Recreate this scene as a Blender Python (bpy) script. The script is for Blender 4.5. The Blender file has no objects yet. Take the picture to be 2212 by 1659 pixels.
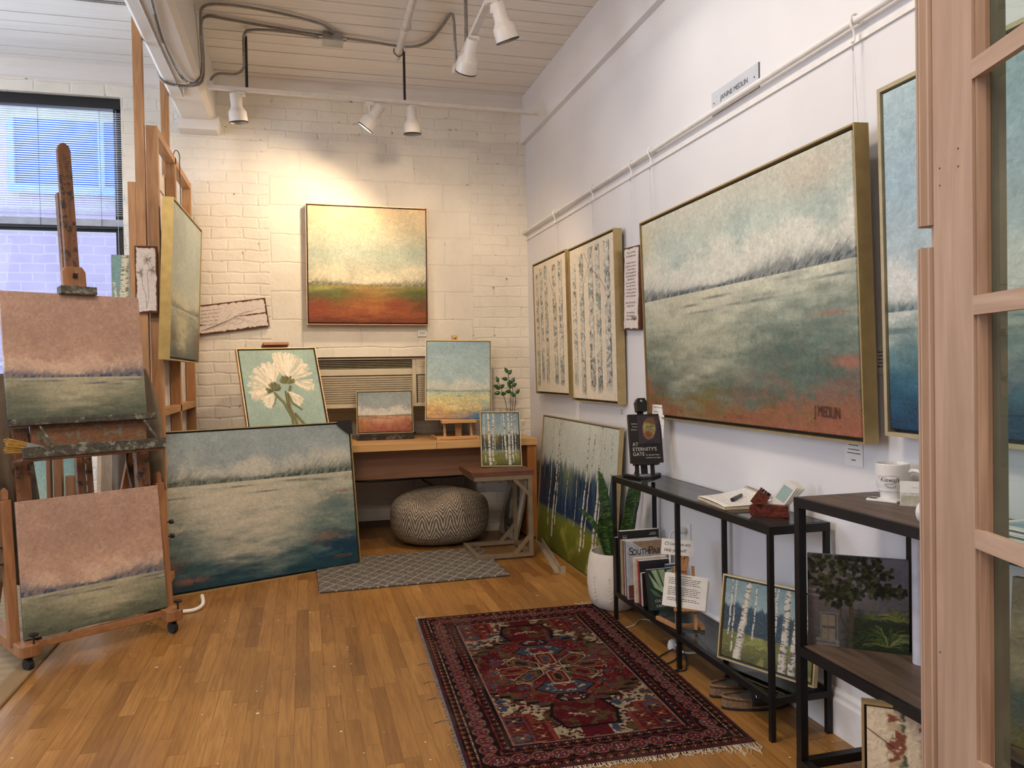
import bpy, bmesh, math, random
import numpy as np
from mathutils import Matrix, Vector
random.seed(7)
SC = bpy.context.scene
COL = SC.collection
PI = math.pi

# ------------------------------------------------------------------ camera
cam = bpy.data.cameras.new('camera'); cam_o = bpy.data.objects.new('camera', cam); COL.objects.link(cam_o)
cam.sensor_fit = 'HORIZONTAL'; cam.sensor_width = 36.0; cam.lens = 1690.0 / 2212 * 36
_f, _h = 1690.0, 1.23
_v1 = Vector((655 - 1106, -(809 - 829.5), -_f)).normalized()
_v2 = Vector((7590 - 1106, -(688 - 829.5), -_f)); _v2 = (_v2 - _v2.dot(_v1) * _v1).normalized()
_v3 = _v2.cross(_v1)
CAMR = Matrix((_v2, _v1, _v3))
cam_o.matrix_world = Matrix.Translation((0, 0, _h)) @ CAMR.to_4x4()
cam.clip_start = 0.05; cam.clip_end = 100
SC.camera = cam_o

# ------------------------------------------------------------------ view, world, daylight
SC.view_settings.view_transform = 'Standard'; SC.view_settings.look = 'None'
SC.view_settings.gamma = 1; SC.view_settings.use_curve_mapping = False
SC.view_settings.exposure = 0.22
W = bpy.data.worlds.new('sky'); SC.world = W; W.use_nodes = True
_bg = W.node_tree.nodes['Background']; _bg.inputs[0].default_value = (0.62, 0.72, 1.0, 1); _bg.inputs[1].default_value = 2.6

def lin(c):
    r = []
    for x in c[:3]:
        x = x / 255.0
        r.append(x / 12.92 if x <= 0.04045 else ((x + 0.055) / 1.055) ** 2.4)
    return tuple(r)
def rgba(c): return lin(c) + (1.0,)

def area(name, loc, aim, sx, sy, power, col):
    l = bpy.data.lights.new(name, 'AREA'); l.shape = 'RECTANGLE'; l.size = sx; l.size_y = sy; l.energy = power; l.color = col
    o = bpy.data.objects.new(name, l); COL.objects.link(o); o.location = loc
    o.rotation_euler = (Vector(aim) - Vector(loc)).to_track_quat('-Z', 'Y').to_euler(); return o
DAY = (0.83, 0.90, 1.0)
# daylight standing in the openings of the left windows and of the street window
area('daylight_left_far', (-3.64, 4.3, 1.95), (0, 4.3, 1.6), 1.5, 2.1, 38, DAY)
area('daylight_left_near', (-3.64, 1.6, 1.95), (0, 1.6, 1.4), 1.5, 2.1, 20, DAY)
area('daylight_street', (-1.85, 6.25, 2.0), (-1.4, 3.0, 1.3), 1.2, 2.0, 26, DAY)
# added warm fill lights below the ceiling, out of view and without fixtures
area('hall_fill', (-0.6, -0.6, 3.2), (-0.3, 0.6, 0.0), 1.4, 0.5, 60, (1.0, 0.85, 0.70))
area('room_fill', (-0.5, 1.9, 3.25), (-0.2, 2.6, 0.0), 1.0, 0.4, 52, (1.0, 0.83, 0.66))

# ------------------------------------------------------------------ materials
def _new(name):
    m = bpy.data.materials.new(name); m.use_nodes = True
    nt = m.node_tree; b = nt.nodes['Principled BSDF']; return m, nt, b
def _bump(nt, b, src, dist, strength=1.0):
    bp = nt.nodes.new('ShaderNodeBump'); bp.inputs['Distance'].default_value = dist; bp.inputs['Strength'].default_value = strength
    nt.links.new(src, bp.inputs['Height']); nt.links.new(bp.outputs[0], b.inputs['Normal']); return bp
def _tex(nt, kind, scale, coord='Object', vec=None, **kw):
    t = nt.nodes.new('ShaderNodeTex' + kind); t.inputs['Scale'].default_value = scale
    for k, v in kw.items(): t.inputs[k].default_value = v
    if vec is None:
        tc = nt.nodes.new('ShaderNodeTexCoord'); vec = tc.outputs[coord]
    nt.links.new(vec, t.inputs['Vector']); return t
def _map(nt, scale=(1, 1, 1), rot=(0, 0, 0), coord='Object'):
    tc = nt.nodes.new('ShaderNodeTexCoord'); mp = nt.nodes.new('ShaderNodeMapping')
    mp.inputs['Scale'].default_value = scale; mp.inputs['Rotation'].default_value = rot
    nt.links.new(tc.outputs[coord], mp.inputs['Vector']); return mp.outputs[0]
def _ramp(nt, src, stops):
    r = nt.nodes.new('ShaderNodeValToRGB'); cr = r.color_ramp
    while len(cr.elements) < len(stops): cr.elements.new(0.5)
    for e, (p, c) in zip(cr.elements, stops): e.position = p; e.color = rgba(c)
    nt.links.new(src, r.inputs[0]); return r.outputs[0]
def _mix(nt, a, bb, fac, mode='MIX'):
    m = nt.nodes.new('ShaderNodeMix'); m.data_type = 'RGBA'; m.blend_type = mode
    for i, v in ((0, fac), (6, a), (7, bb)):
        if isinstance(v, (int, float)): m.inputs[i].default_value = v
        elif isinstance(v, tuple): m.inputs[i].default_value = rgba(v)
        else: nt.links.new(v, m.inputs[i])
    return m.outputs[2]
def _math(nt, op, a, b2=None, c=None):
    m = nt.nodes.new('ShaderNodeMath'); m.operation = op
    for i, v in enumerate((a, b2, c)):
        if v is None: continue
        if isinstance(v, (int, float)): m.inputs[i].default_value = v
        else: nt.links.new(v, m.inputs[i])
    return m.outputs[0]
_mc = {}
def plain(name, col, rough=0.5, metal=0.0, var=0.06, scale=18, bump=0.0, bscale=60):
    if name in _mc: return _mc[name]
    m, nt, b = _new(name)
    n = _tex(nt, 'Noise', scale, Detail=4.0)
    lo = tuple(max(0, x * (1 - var)) for x in col); hi = tuple(min(255, x * (1 + var)) for x in col)
    nt.links.new(_ramp(nt, n.outputs['Fac'], [(0.3, lo), (0.7, hi)]), b.inputs['Base Color'])
    b.inputs['Roughness'].default_value = rough; b.inputs['Metallic'].default_value = metal
    if bump: _bump(nt, b, _tex(nt, 'Noise', bscale, Detail=5.0).outputs['Fac'], bump)
    _mc[name] = m; return m
def wood(name, c1, c2, axis='z', scale=1.0, rough=0.45, spots=None, bump=0.0006):
    if name in _mc: return _mc[name]
    m, nt, b = _new(name)
    s = {'x': (0.9, 12, 12), 'y': (12, 0.9, 12), 'z': (12, 12, 0.9)}[axis]
    v = _map(nt, tuple(k * scale for k in s))
    n = _tex(nt, 'Noise', 3.0, vec=v, Detail=6.0, Distortion=1.4)
    c = _ramp(nt, n.outputs['Fac'], [(0.32, c1), (0.5, tuple((p + q) / 2 for p, q in zip(c1, c2))), (0.68, c2)])
    if spots:
        n2 = _tex(nt, 'Noise', 26, Detail=5.0, Roughness=0.7)
        f = _ramp(nt, n2.outputs['Fac'], [(0.52, (0, 0, 0)), (0.60, (255, 255, 255))])
        c = _mix(nt, c, spots, f)
    nt.links.new(c, b.inputs['Base Color']); b.inputs['Roughness'].default_value = rough
    _bump(nt, b, n.outputs['Fac'], bump)
    _mc[name] = m; return m
def paintmat(name='oil paint', rough=0.42, b1=0.0026, bs=55, spec=0.35):
    if name in _mc: return _mc[name]
    m, nt, b = _new(name)
    a = nt.nodes.new('ShaderNodeAttribute'); a.attribute_name = 'Col'
    n = _tex(nt, 'Noise', bs, Detail=6.0, Distortion=1.2)
    d = _ramp(nt, n.outputs['Fac'], [(0.3, (218, 218, 218)), (0.7, (255, 255, 255))])
    nt.links.new(_mix(nt, a.outputs['Color'], d, 0.8, 'MULTIPLY'), b.inputs['Base Color'])
    b.inputs['Roughness'].default_value = rough; b.inputs['Specular IOR Level'].default_value = spec
    _bump(nt, b, n.outputs['Fac'], b1); _mc[name] = m; return m
def glass(name, col=(235, 243, 240), rough=0.0, alpha_like=0.92):
    if name in _mc: return _mc[name]
    m = bpy.data.materials.new(name); m.use_nodes = True; nt = m.node_tree; nt.nodes.clear()
    out = nt.nodes.new('ShaderNodeOutputMaterial'); mx = nt.nodes.new('ShaderNodeMixShader')
    t = nt.nodes.new('ShaderNodeBsdfTransparent'); g = nt.nodes.new('ShaderNodeBsdfGlossy'); g.inputs['Roughness'].default_value = rough
    t.inputs[0].default_value = rgba(col); fr = nt.nodes.new('ShaderNodeFresnel'); fr.inputs[0].default_value = 1.45
    ge = nt.nodes.new('ShaderNodeNewGeometry'); mt = nt.nodes.new('ShaderNodeMath'); mt.operation = 'SUBTRACT'; mt.use_clamp = True
    nt.links.new(fr.outputs[0], mt.inputs[0]); nt.links.new(ge.outputs['Backfacing'], mt.inputs[1]); nt.links.new(mt.outputs[0], mx.inputs[0]); nt.links.new(t.outputs[0], mx.inputs[1]); nt.links.new(g.outputs[0], mx.inputs[2])
    nt.links.new(mx.outputs[0], out.inputs[0]); _mc[name] = m; return m
def emis(name, col, strength):
    m, nt, b = _new(name); b.inputs['Base Color'].default_value = rgba(col)
    b.inputs['Emission Color'].default_value = rgba(col); b.inputs['Emission Strength'].default_value = strength; return m

# ------------------------------------------------------------------ objects
MW = {}
def props(o, label=None, cat=None, group=None, kind=None):
    if label: o['label'] = label
    if cat: o['category'] = cat
    if group: o['group'] = group
    if kind: o['kind'] = kind
    return o
def root(name, label, cat, loc=(0, 0, 0), M=None, group=None, kind=None):
    o = bpy.data.objects.new(name, None); COL.objects.link(o); o.empty_display_size = 0.05
    m = M.copy() if M is not None else Matrix.Translation(loc)
    o.matrix_world = m; MW[o] = m
    return props(o, label, cat, group, kind)
def basis(P, yaw, tilt, roll=0.0):
    """frame of a leaning panel: local x along its width, y away from the viewer, z up its height"""
    u = Vector((math.cos(yaw), math.sin(yaw), 0)); n0 = Vector((math.sin(yaw), -math.cos(yaw), 0))
    v = math.cos(tilt) * Vector((0, 0, 1)) - math.sin(tilt) * n0
    n = u.cross(v); u2 = math.cos(roll) * u + math.sin(roll) * v; v2 = -math.sin(roll) * u + math.cos(roll) * v
    m = Matrix((u2, -n, v2)).transposed().to_4x4(); m.translation = Vector(P); return m
def rad(a): return math.radians(a)

class MB:
    def __init__(s, M=None): s.v = []; s.f = []; s.M = M or Matrix.Identity(4); s.sm = False; s.uv = None
    def _add(s, vs, fs):
        b = len(s.v); s.v += [s.M @ Vector(p) for p in vs]; s.f += [tuple(b + i for i in f) for f in fs]; return s
    def box(s, x0, x1, y0, y1, z0, z1, T=None):
        vs = [(x, y, z) for z in (z0, z1) for y in (y0, y1) for x in (x0, x1)]
        if T is not None: vs = [T @ Vector(p) for p in vs]
        return s._add(vs, [(0, 2, 3, 1), (4, 5, 7, 6), (0, 1, 5, 4), (2, 6, 7, 3), (0, 4, 6, 2), (1, 3, 7, 5)])
    def ring(s, x0, x1, y0, y1, z0, z1, t):
        s.box(x0, x1, y0, y0 + t, z0, z1).box(x0, x1, y1 - t, y1, z0, z1)
        return s.box(x0, x0 + t, y0 + t, y1 - t, z0, z1).box(x1 - t, x1, y0 + t, y1 - t, z0, z1)
    def bar(s, p, q, w, h, up=(0, 0, 1)):
        p = Vector(p); q = Vector(q); d = (q - p).normalized(); u = Vector(up)
        a = d.cross(u)
        if a.length < 1e-4: a = d.cross(Vector((0, 1, 0)))
        a.normalize(); b = a.cross(d)
        vs = [e + sx * a * w / 2 + sy * b * h / 2 for e in (p, q) for sx, sy in ((-1, -1), (1, -1), (1, 1), (-1, 1))]
        return s._add(vs, [(0, 1, 2, 3), (7, 6, 5, 4), (0, 4, 5, 1), (1, 5, 6, 2), (2, 6, 7, 3), (3, 7, 4, 0)])
    def prism(s, pts, y0, y1, plane='xz'):
        n = len(pts)
        f = {'xz': lambda a, b, d: (a, d, b), 'xy': lambda a, b, d: (a, b, d), 'yz': lambda a, b, d: (d, a, b)}[plane]
        vs = [f(a, b, y0) for a, b in pts] + [f(a, b, y1) for a, b in pts]
        fs = [tuple(range(n)), tuple(range(2 * n - 1, n - 1, -1))] + [(i, i + n, (i + 1) % n + n, (i + 1) % n) for i in range(n)]
        return s._add(vs, fs)
    def lathe(s, prof, c=(0, 0, 0), axis=(0, 0, 1), n=28, caps=True):
        a = Vector(axis).normalized(); t = a.cross(Vector((0, 1, 0)) if abs(a.y) < 0.9 else Vector((1, 0, 0))).normalized(); b = a.cross(t)
        c = Vector(c); vs = []; fs = []
        for r, h in prof:
            for k in range(n):
                g = 2 * PI * k / n; vs.append(c + a * h + (t * math.cos(g) + b * math.sin(g)) * r)
        for i in range(len(prof) - 1):
            for k in range(n):
                k2 = (k + 1) % n; fs.append((i * n + k, i * n + k2, (i + 1) * n + k2, (i + 1) * n + k))
        if caps: fs.append(tuple(range(n - 1, -1, -1))); fs.append(tuple((len(prof) - 1) * n + k for k in range(n)))
        s.sm = True; return s._add(vs, fs)
    def tube(s, pts, r, n=8, smooth=0, rib=None):
        P = [Vector(p) for p in pts]
        if smooth:
            Q = []; ex = [P[0] * 2 - P[1]] + P + [P[-1] * 2 - P[-2]]
            for i in range(len(P) - 1):
                a, b, c, d = ex[i:i + 4]
                m = smooth if rib is None else max(2, int((c - b).length / (rib / 2)))
                for k in range(m):
                    t = k / m; Q.append(0.5 * ((2 * b) + (c - a) * t + (2 * a - 5 * b + 4 * c - d) * t * t + (3 * b - a - 3 * c + d) * t ** 3))
            Q.append(P[-1]); P = Q
        vs = []; fs = []; tprev = None
        for i, p in enumerate(P):
            d = (P[min(i + 1, len(P) - 1)] - P[max(i - 1, 0)]).normalized()
            t = tprev if tprev is not None else d.orthogonal()
            t = (t - t.dot(d) * d)
            t = t.normalized() if t.length > 1e-6 else d.orthogonal().normalized()
            tprev = t; b = d.cross(t)
            rr = (r[i] if isinstance(r, list) else r) * (1.0 if rib is None or i % 2 else 0.8)
            for k in range(n):
                g = 2 * PI * k / n; vs.append(p + (t * math.cos(g) + b * math.sin(g)) * rr)
        for i in range(len(P) - 1):
            for k in range(n):
                k2 = (k + 1) % n; fs.append((i * n + k, i * n + k2, (i + 1) * n + k2, (i + 1) * n + k))
        fs.append(tuple(range(n - 1, -1, -1))); fs.append(tuple((len(P) - 1) * n + k for k in range(n)))
        s.sm = True; return s._add(vs, fs)
    def sheet(s, fn, nu, nv):
        vs = [fn(i / nu, j / nv) for j in range(nv + 1) for i in range(nu + 1)]
        fs = [(j * (nu + 1) + i, j * (nu + 1) + i + 1, (j + 1) * (nu + 1) + i + 1, (j + 1) * (nu + 1) + i) for j in range(nv) for i in range(nu)]
        s.sm = True; return s._add(vs, fs)
    def build(s, name, m, parent=None, bevel=0.0, label=None, cat=None, group=None, kind=None, smooth=None, solid=0.0, subsurf=0):
        me = bpy.data.meshes.new(name)
        vs = s.v
        if parent is not None:
            top = parent
            while top not in MW: top = top.parent
            inv = MW[top].inverted(); vs = [inv @ p for p in vs]
            org = None
        else:
            xs = [p.x for p in vs]; ys = [p.y for p in vs]; zs = [p.z for p in vs]
            org = Vector(((min(xs) + max(xs)) / 2, (min(ys) + max(ys)) / 2, min(zs))); vs = [p - org for p in vs]
        me.from_pydata([tuple(p) for p in vs], [], s.f)
        bm = bmesh.new(); bm.from_mesh(me)
        if not solid: bmesh.ops.recalc_face_normals(bm, faces=bm.faces)
        bm.to_mesh(me); bm.free()
        o = bpy.data.objects.new(name, me); COL.objects.link(o)
        for mm in (m if isinstance(m, (list, tuple)) else [m]): me.materials.append(mm)
        if org is not None: o.location = org
        if parent is not None: o.parent = parent
        if (s.sm if smooth is None else smooth):
            me.polygons.foreach_set('use_smooth', [True] * len(me.polygons))
            try: me.set_sharp_from_angle(angle=rad(40))
            except Exception: pass
        if solid:
            md = o.modifiers.new('thickness', 'SOLIDIFY'); md.thickness = solid
        if subsurf:
            md = o.modifiers.new('smooth', 'SUBSURF'); md.levels = subsurf; md.render_levels = subsurf
        if bevel:
            md = o.modifiers.new('bevel', 'BEVEL'); md.width = bevel; md.segments = 2; md.limit_method = 'ANGLE'; md.angle_limit = rad(40)
        return props(o, label, cat, group, kind)

def colorgrid(name, M, w, h, img, depth, mat_, parent=None, y=0.0, disp=None, **kw):
    """front panel w x h (local x, z) at local y, vertex colours from img, with its edges folded back by depth"""
    ny, nx = img.shape[:2]
    X, Z = np.meshgrid(np.linspace(0, w, nx), np.linspace(0, h, ny))
    Y = np.full_like(X, y) if disp is None else y + disp
    P = np.stack([X, Y, Z], -1).reshape(-1, 3)
    idx = np.arange(nx * ny).reshape(ny, nx)
    F = np.stack([idx[:-1, :-1], idx[:-1, 1:], idx[1:, 1:], idx[1:, :-1]], -1).reshape(-1, 4)
    ring = np.concatenate([idx[0, :], idx[1:, -1], idx[-1, -2::-1], idx[-2:0:-1, 0]])
    C = np.concatenate([img.reshape(-1, 3), np.ones((nx * ny, 1))], 1)
    B = P[ring].copy(); B[:, 1] = y + depth; n0 = len(P)
    r2 = n0 + np.arange(len(ring))
    S = np.stack([ring, r2, np.roll(r2, -1), np.roll(ring, -1)], -1)
    P = np.concatenate([P, B]); C = np.concatenate([C, C[ring]])
    F = np.concatenate([F, S])
    back = list(r2[::-1])
    if parent is not None:
        top = parent
        while top not in MW: top = top.parent
        T = MW[top].inverted() @ M
    else: T = Matrix.Identity(4)
    A = np.array(T); P = P @ A[:3, :3].T + A[:3, 3]
    me = bpy.data.meshes.new(name)
    nl = len(F) * 4 + len(back)
    me.vertices.add(len(P)); me.vertices.foreach_set('co', P.astype(np.float32).ravel())
    me.loops.add(nl); me.loops.foreach_set('vertex_index', np.concatenate([F.ravel(), back]).astype(np.int32))
    me.polygons.add(len(F) + 1)
    me.polygons.foreach_set('loop_start', np.concatenate([np.arange(len(F)) * 4, [len(F) * 4]]).astype(np.int32))
    me.update(calc_edges=True); me.validate()
    at = me.color_attributes.new('Col', 'FLOAT_COLOR', 'POINT'); at.data.foreach_set('color', C.astype(np.float32).ravel())
    me.materials.append(mat_)
    o = bpy.data.objects.new(name, me); COL.objects.link(o)
    if parent is not None: o.parent = parent
    else: o.matrix_world = M
    return props(o, **kw)

def text(s, size, M, m, parent, name='lettering', ext=0.0004, align='CENTER', squeeze=1.0, shear=0.0):
    cu = bpy.data.curves.new(name, 'FONT'); cu.body = s; cu.size = size; cu.align_x = align; cu.align_y = 'CENTER'; cu.extrude = ext; cu.shear = shear
    t = bpy.data.objects.new('t', cu); COL.objects.link(t)
    dg = bpy.context.evaluated_depsgraph_get(); me = bpy.data.meshes.new_from_object(t.evaluated_get(dg))
    bpy.data.objects.remove(t); bpy.data.curves.remove(cu)
    T = M @ Matrix.Rotation(PI / 2, 4, 'X') @ Matrix.Diagonal((squeeze, 1, 1, 1))
    top = parent
    while top not in MW: top = top.parent
    me.transform(MW[top].inverted() @ T); me.name = name
    me.materials.clear(); me.materials.append(m)
    o = bpy.data.objects.new(name, me); COL.objects.link(o); o.parent = parent; return o

# ------------------------------------------------------------------ numpy painting
def fbm(ny, nx, fy, fx, seed, octv=4, gain=0.55):
    rs = np.random.RandomState(seed); out = np.zeros((ny, nx)); amp = 1; tot = 0
    for o in range(octv):
        gy, gx = int(fy * 2 ** o) + 2, int(fx * 2 ** o) + 2
        g = rs.rand(gy + 1, gx + 1)
        y = np.linspace(0, gy - 1.001, ny); x = np.linspace(0, gx - 1.001, nx)
        yi = y.astype(int); xi = x.astype(int); ty = y - yi; tx = x - xi
        ty = (ty * ty * (3 - 2 * ty))[:, None]; tx = (tx * tx * (3 - 2 * tx))[None, :]
        a = g[yi][:, xi]; b = g[yi][:, xi + 1]; c = g[yi + 1][:, xi]; d = g[yi + 1][:, xi + 1]
        out += amp * ((a * (1 - tx) + b * tx) * (1 - ty) + (c * (1 - tx) + d * tx) * ty); tot += amp; amp *= gain
    return out / tot
def ss(a, b, x): t = np.clip((x - a) / (b - a), 0, 1); return t * t * (3 - 2 * t)
def C3(c): return np.array(lin(c))
def mixc(img, col, m):
    col = C3(col) if isinstance(col, tuple) else col
    return img * (1 - m[..., None]) + col * m[..., None]
def grad(V, stops):
    v = [s[0] for s in stops]; c = np.array([lin(s[1]) for s in stops])
    return np.stack([np.interp(V, v, c[:, k]) for k in range(3)], -1)
def UVg(ny, nx): return np.meshgrid(np.linspace(0, 1, nx), np.linspace(0, 1, ny))

def landscape(ny, nx, seed, sky, hor, water, cloud, tree, ch=0.16, th=0.03, path=None, patches=(), cfreq=5, streak=0.10, vertical=False, cl=0.8, slope=0.0):
    U, V = UVg(ny, nx); asp = nx / ny
    n1 = fbm(ny, nx, 4, 4 * asp, seed, 5); n2 = fbm(ny, nx, 7, 7 * asp, seed + 1, 5); n3 = fbm(ny, nx, 30, 6 * asp, seed + 2, 5)
    nf = fbm(ny, nx, 60, 60 * asp, seed + 9, 3)
    H = hor + slope * (U - 0.5)
    img = grad(np.clip(V + 0.16 * (n1 - 0.5), 0, 1), sky)
    img = img * (1 + 0.35 * (n2 - 0.5) + 0.10 * (nf - 0.5))[..., None]
    if cl:
        band = np.exp(-((V - H) / ch) ** 2 * 0.9) * (V > H)
        m = ss(0.40, 0.62, n2 * 0.55 + n1 * 0.2 + 0.30 * band + 0.10 * (nf - 0.5)) * ss(0.05, 0.4, band) * cl
        img = mixc(img, cloud, np.clip(m, 0, 1))
        img *= (1 + 0.25 * (fbm(ny, nx, 26, 26 * asp, seed + 3, 4) - 0.5) * band)[..., None]
    # water / field
    d = V / np.maximum(H, 1e-3)
    ns = fbm(ny, nx, 10, 26 * asp, seed + 4, 5) if vertical else n3
    wcol = grad(np.clip(d + 0.30 * (ns - 0.5) + 0.18 * (n1 - 0.5), 0, 1), water)
    wcol *= (1 + 0.5 * (ns - 0.5) + streak * (nf - 0.5) * 2)[..., None]
    if path:
        pc, u0, wd, st = path[:4]
        m = np.exp(-((U - u0 - 0.12 * (n1 - 0.5)) / (wd * (0.55 + 0.6 * d))) ** 2) * st * ss(0.0, 0.55, d + 0.35 * (n3 - 0.5)) * (0.55 + 0.9 * (n3 - 0.2))
        wcol = mixc(wcol, pc, np.clip(m, 0, 1))
    for (pu, pv, ru, rv, pc, st) in patches:
        r = ((U - pu) / ru) ** 2 + ((V - pv) / rv) ** 2
        nz = fbm(ny, nx, 22, 12 * asp, seed + int(pu * 97) + int(pv * 31), 5, 0.65)
        m = np.exp(-r * 0.8) * (0.12 + 0.88 * ss(0.44, 0.60, nz + 0.10 * np.exp(-r)))
        wcol = mixc(wcol, pc, np.clip(m * st, 0, 1))
    edge = H + 0.004 * (n2 - 0.5)
    g = ss(-0.003, 0.003, edge - V)
    img = img * (1 - g[..., None]) + wcol * g[..., None]
    # shore trees
    if th:
        t1 = fbm(ny, nx, 1, 26, seed + 6, 5)[ny // 2][None, :]; big = fbm(ny, nx, 1, 4, seed + 7, 2)[ny // 2][None, :]
        hh = th * (0.30 + 1.6 * np.clip(np.abs(U - 0.47) * 1.6, 0, 1) ** 0.8) * (0.75 + 0.5 * t1) * (0.75 + 0.5 * big)
        gx = np.clip(((U - 0.5 * (V - H)) * (nx - 1)).astype(int), 0, nx - 1); gy = np.broadcast_to(np.arange(ny)[:, None], (ny, nx))
        sk = fbm(ny, nx, 18, 60 * asp, seed + 8, 4, 0.7)[gy, gx]
        m = ss(1.2, 0.35, (V - H) / np.maximum(hh, 1e-4) + 1.6 * (sk - 0.5)) * (V > H - 0.006)
        img = mixc(img, tuple(0.5 * a_ + 0.5 * b_ for a_, b_ in zip(tree, cloud)), np.clip(ss(2.2, 0.6, (V - H) / np.maximum(hh, 1e-4) + 2.2 * (sk - 0.5)), 0, 1) * 0.45 * (V > H - 0.006))
        img = mixc(img, tree, np.clip(m, 0, 1) * (0.55 + 0.45 * ss(0.45, 0.6, sk)))
        for k in range(6):
            rs = np.random.RandomState(seed + 20 + k); vv = H - 0.02 - 0.16 * rs.rand() * hor; uu = rs.rand(); wd = 0.03 + 0.09 * rs.rand()
            m = np.exp(-((U - uu) / wd) ** 2 - ((V - vv) / 0.006) ** 2) * ss(0.35, 0.6, n3 + 0.1)
            img = mixc(img, tree, np.clip(m * 0.8, 0, 1))
    kk = fbm(ny, nx, 70, 45 * asp, seed + 77, 3, 0.7); dg = np.clip((np.arange(nx)[None, :] + (np.arange(ny)[:, None] * 0.6).astype(int)) % nx, 0, nx - 1)
    img = img * (1 + 0.22 * (kk[np.arange(ny)[:, None], dg] - 0.5) + 0.10 * (nf - 0.5))[..., None]
    return np.clip(img, 0.002, 1)

def birches(ny, nx, seed, base, trunks, bark=(225, 220, 200), mark=(60, 62, 58), amount=1.0, wob=0.004):
    U, V = UVg(ny, nx); asp = nx / ny; img = base.copy()
    for k, (u0, w, lean, v0, v1) in enumerate(trunks):
        wv = fbm(ny, nx, 9, 1, seed + 31 * k, 4)[:, nx // 2][:, None] - 0.5
        c = u0 + lean * (V - 0.5) + wob * 6 * wv
        ww = w * (1.12 - 0.35 * V)
        x = (U - c) / ww
        nz = fbm(ny, nx, 60, 14 * asp, seed + 7 * k + 1, 4)
        m = ss(1.06, 0.88, np.abs(x) + 0.5 * (nz - 0.5)) * (V >= v0) * (V <= v1)
        sh = bark if isinstance(bark, tuple) else bark[k % len(bark)]
        img = mixc(img, sh, np.clip(m, 0, 1))
        img *= (1 - 0.38 * m * ss(0.15, 1.0, x))[..., None]
        mk = ss(0.60, 0.68, nz + 0.10 * np.abs(x)) * m * amount
        img = mixc(img, mark, np.clip(mk, 0, 1) * 0.85)
    return np.clip(img, 0.002, 1)
def line(img, pts, w, col, a=1.0, asp=None):
    ny, nx = img.shape[:2]
    for (x0, y0), (x1, y1) in zip(pts[:-1], pts[1:]):
        L = max(2, int(max(abs(x1 - x0) * nx, abs(y1 - y0) * ny) * 1.5)); r = max(0.7, w * ny)
        t = np.linspace(0, 1, L)
        cx = (x0 + (x1 - x0) * t) * (nx - 1); cy = (y0 + (y1 - y0) * t) * (ny - 1)
        xa, xb = int(max(0, cx.min() - r - 1)), int(min(nx, cx.max() + r + 2)); ya, yb = int(max(0, cy.min() - r - 1)), int(min(ny, cy.max() + r + 2))
        if xa >= xb or ya >= yb: continue
        gx, gy = np.meshgrid(np.arange(xa, xb), np.arange(ya, yb))
        dx, dy = cx[-1] - cx[0], cy[-1] - cy[0]; q = dx * dx + dy * dy + 1e-9
        s = np.clip(((gx - cx[0]) * dx + (gy - cy[0]) * dy) / q, 0, 1)
        d = np.hypot(gx - cx[0] - s * dx, gy - cy[0] - s * dy)
        m = np.clip(r + 0.5 - d, 0, 1) * a
        img[ya:yb, xa:xb] = mixc(img[ya:yb, xa:xb], col, m)
    return img
def flat(ny, nx, col, var=0.1, seed=1, fr=8):
    n = fbm(ny, nx, fr, fr * nx / ny, seed, 5); return np.ones((ny, nx, 3)) * C3(col) * (1 + var * 2 * (n - 0.5))[..., None]
def scribble(img, u0, u1, v, hgt, col, w, seed, a=0.9):
    rs = np.random.RandomState(seed); u = u0
    while u < u1:
        L = min(u1 - u, 0.03 + 0.07 * rs.rand()); n = max(3, int(L / 0.008)); us = np.linspace(u, u + L * 0.8, n)
        vs = v + hgt * (rs.rand(n) - 0.5); line(img, list(zip(us, vs)), w, col, a); u += L
    return img

GOLD = plain('champagne gold', (178, 158, 112), 0.38, 0.55, 0.05)
SILV = plain('pale gold leaf', (186, 172, 138), 0.42, 0.45, 0.05)
BLK = plain('black lacquer', (14, 13, 13), 0.45, 0, 0.1)
WHT = plain('white paint', (228, 226, 222), 0.45, 0, 0.02)
PAPER = plain('white paper', (232, 230, 224), 0.8, 0, 0.02)
INK = plain('black ink', (28, 26, 28), 0.8)
RAW = plain('raw canvas edge', (206, 196, 178), 0.9, 0, 0.05, bump=0.0004, bscale=300)

def picture(label, M, w, h, img, d=0.045, fw=0.006, gap=0.012, fm=None, framed=True, group=None, name='framed_painting', mat_=None):
    r = root(name, label, 'painting', M=M, group=group)
    m = mat_ or paintmat()
    if not framed:
        colorgrid('canvas', M, w, h, img, d, m, r, 0.0)
        MB(M).box(0.02, w - 0.02, d - 0.004, d + 0.012, 0.02, h - 0.02).build('stretcher_bar', RAW, r)
        return r
    f = MB(M); fm = fm or GOLD
    f.box(0, w, 0, d, h - fw, h); f.box(0, w, 0, d, 0, fw); f.box(0, fw, 0, d, fw, h - fw); f.box(w - fw, w, 0, d, fw, h - fw)
    f.build('frame', fm, r)
    MB(M).box(fw, w - fw, d * 0.55, d * 0.9, fw, h - fw).build('black_recess', BLK, r)
    e = fw + gap; M2 = M @ Matrix.Translation((e, 0, e))
    colorgrid('canvas', M2, w - 2 * e, h - 2 * e, img, d * 0.5, m, r, 0.004)
    return r
# ------------------------------------------------------------------ the room
XR, YB, ZC, XL, YN = 1.705, 5.86, 3.33, -3.7, -2.0
def st(mb, name, m, **kw): return mb.build(name, m, kind='structure', **kw)

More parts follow.
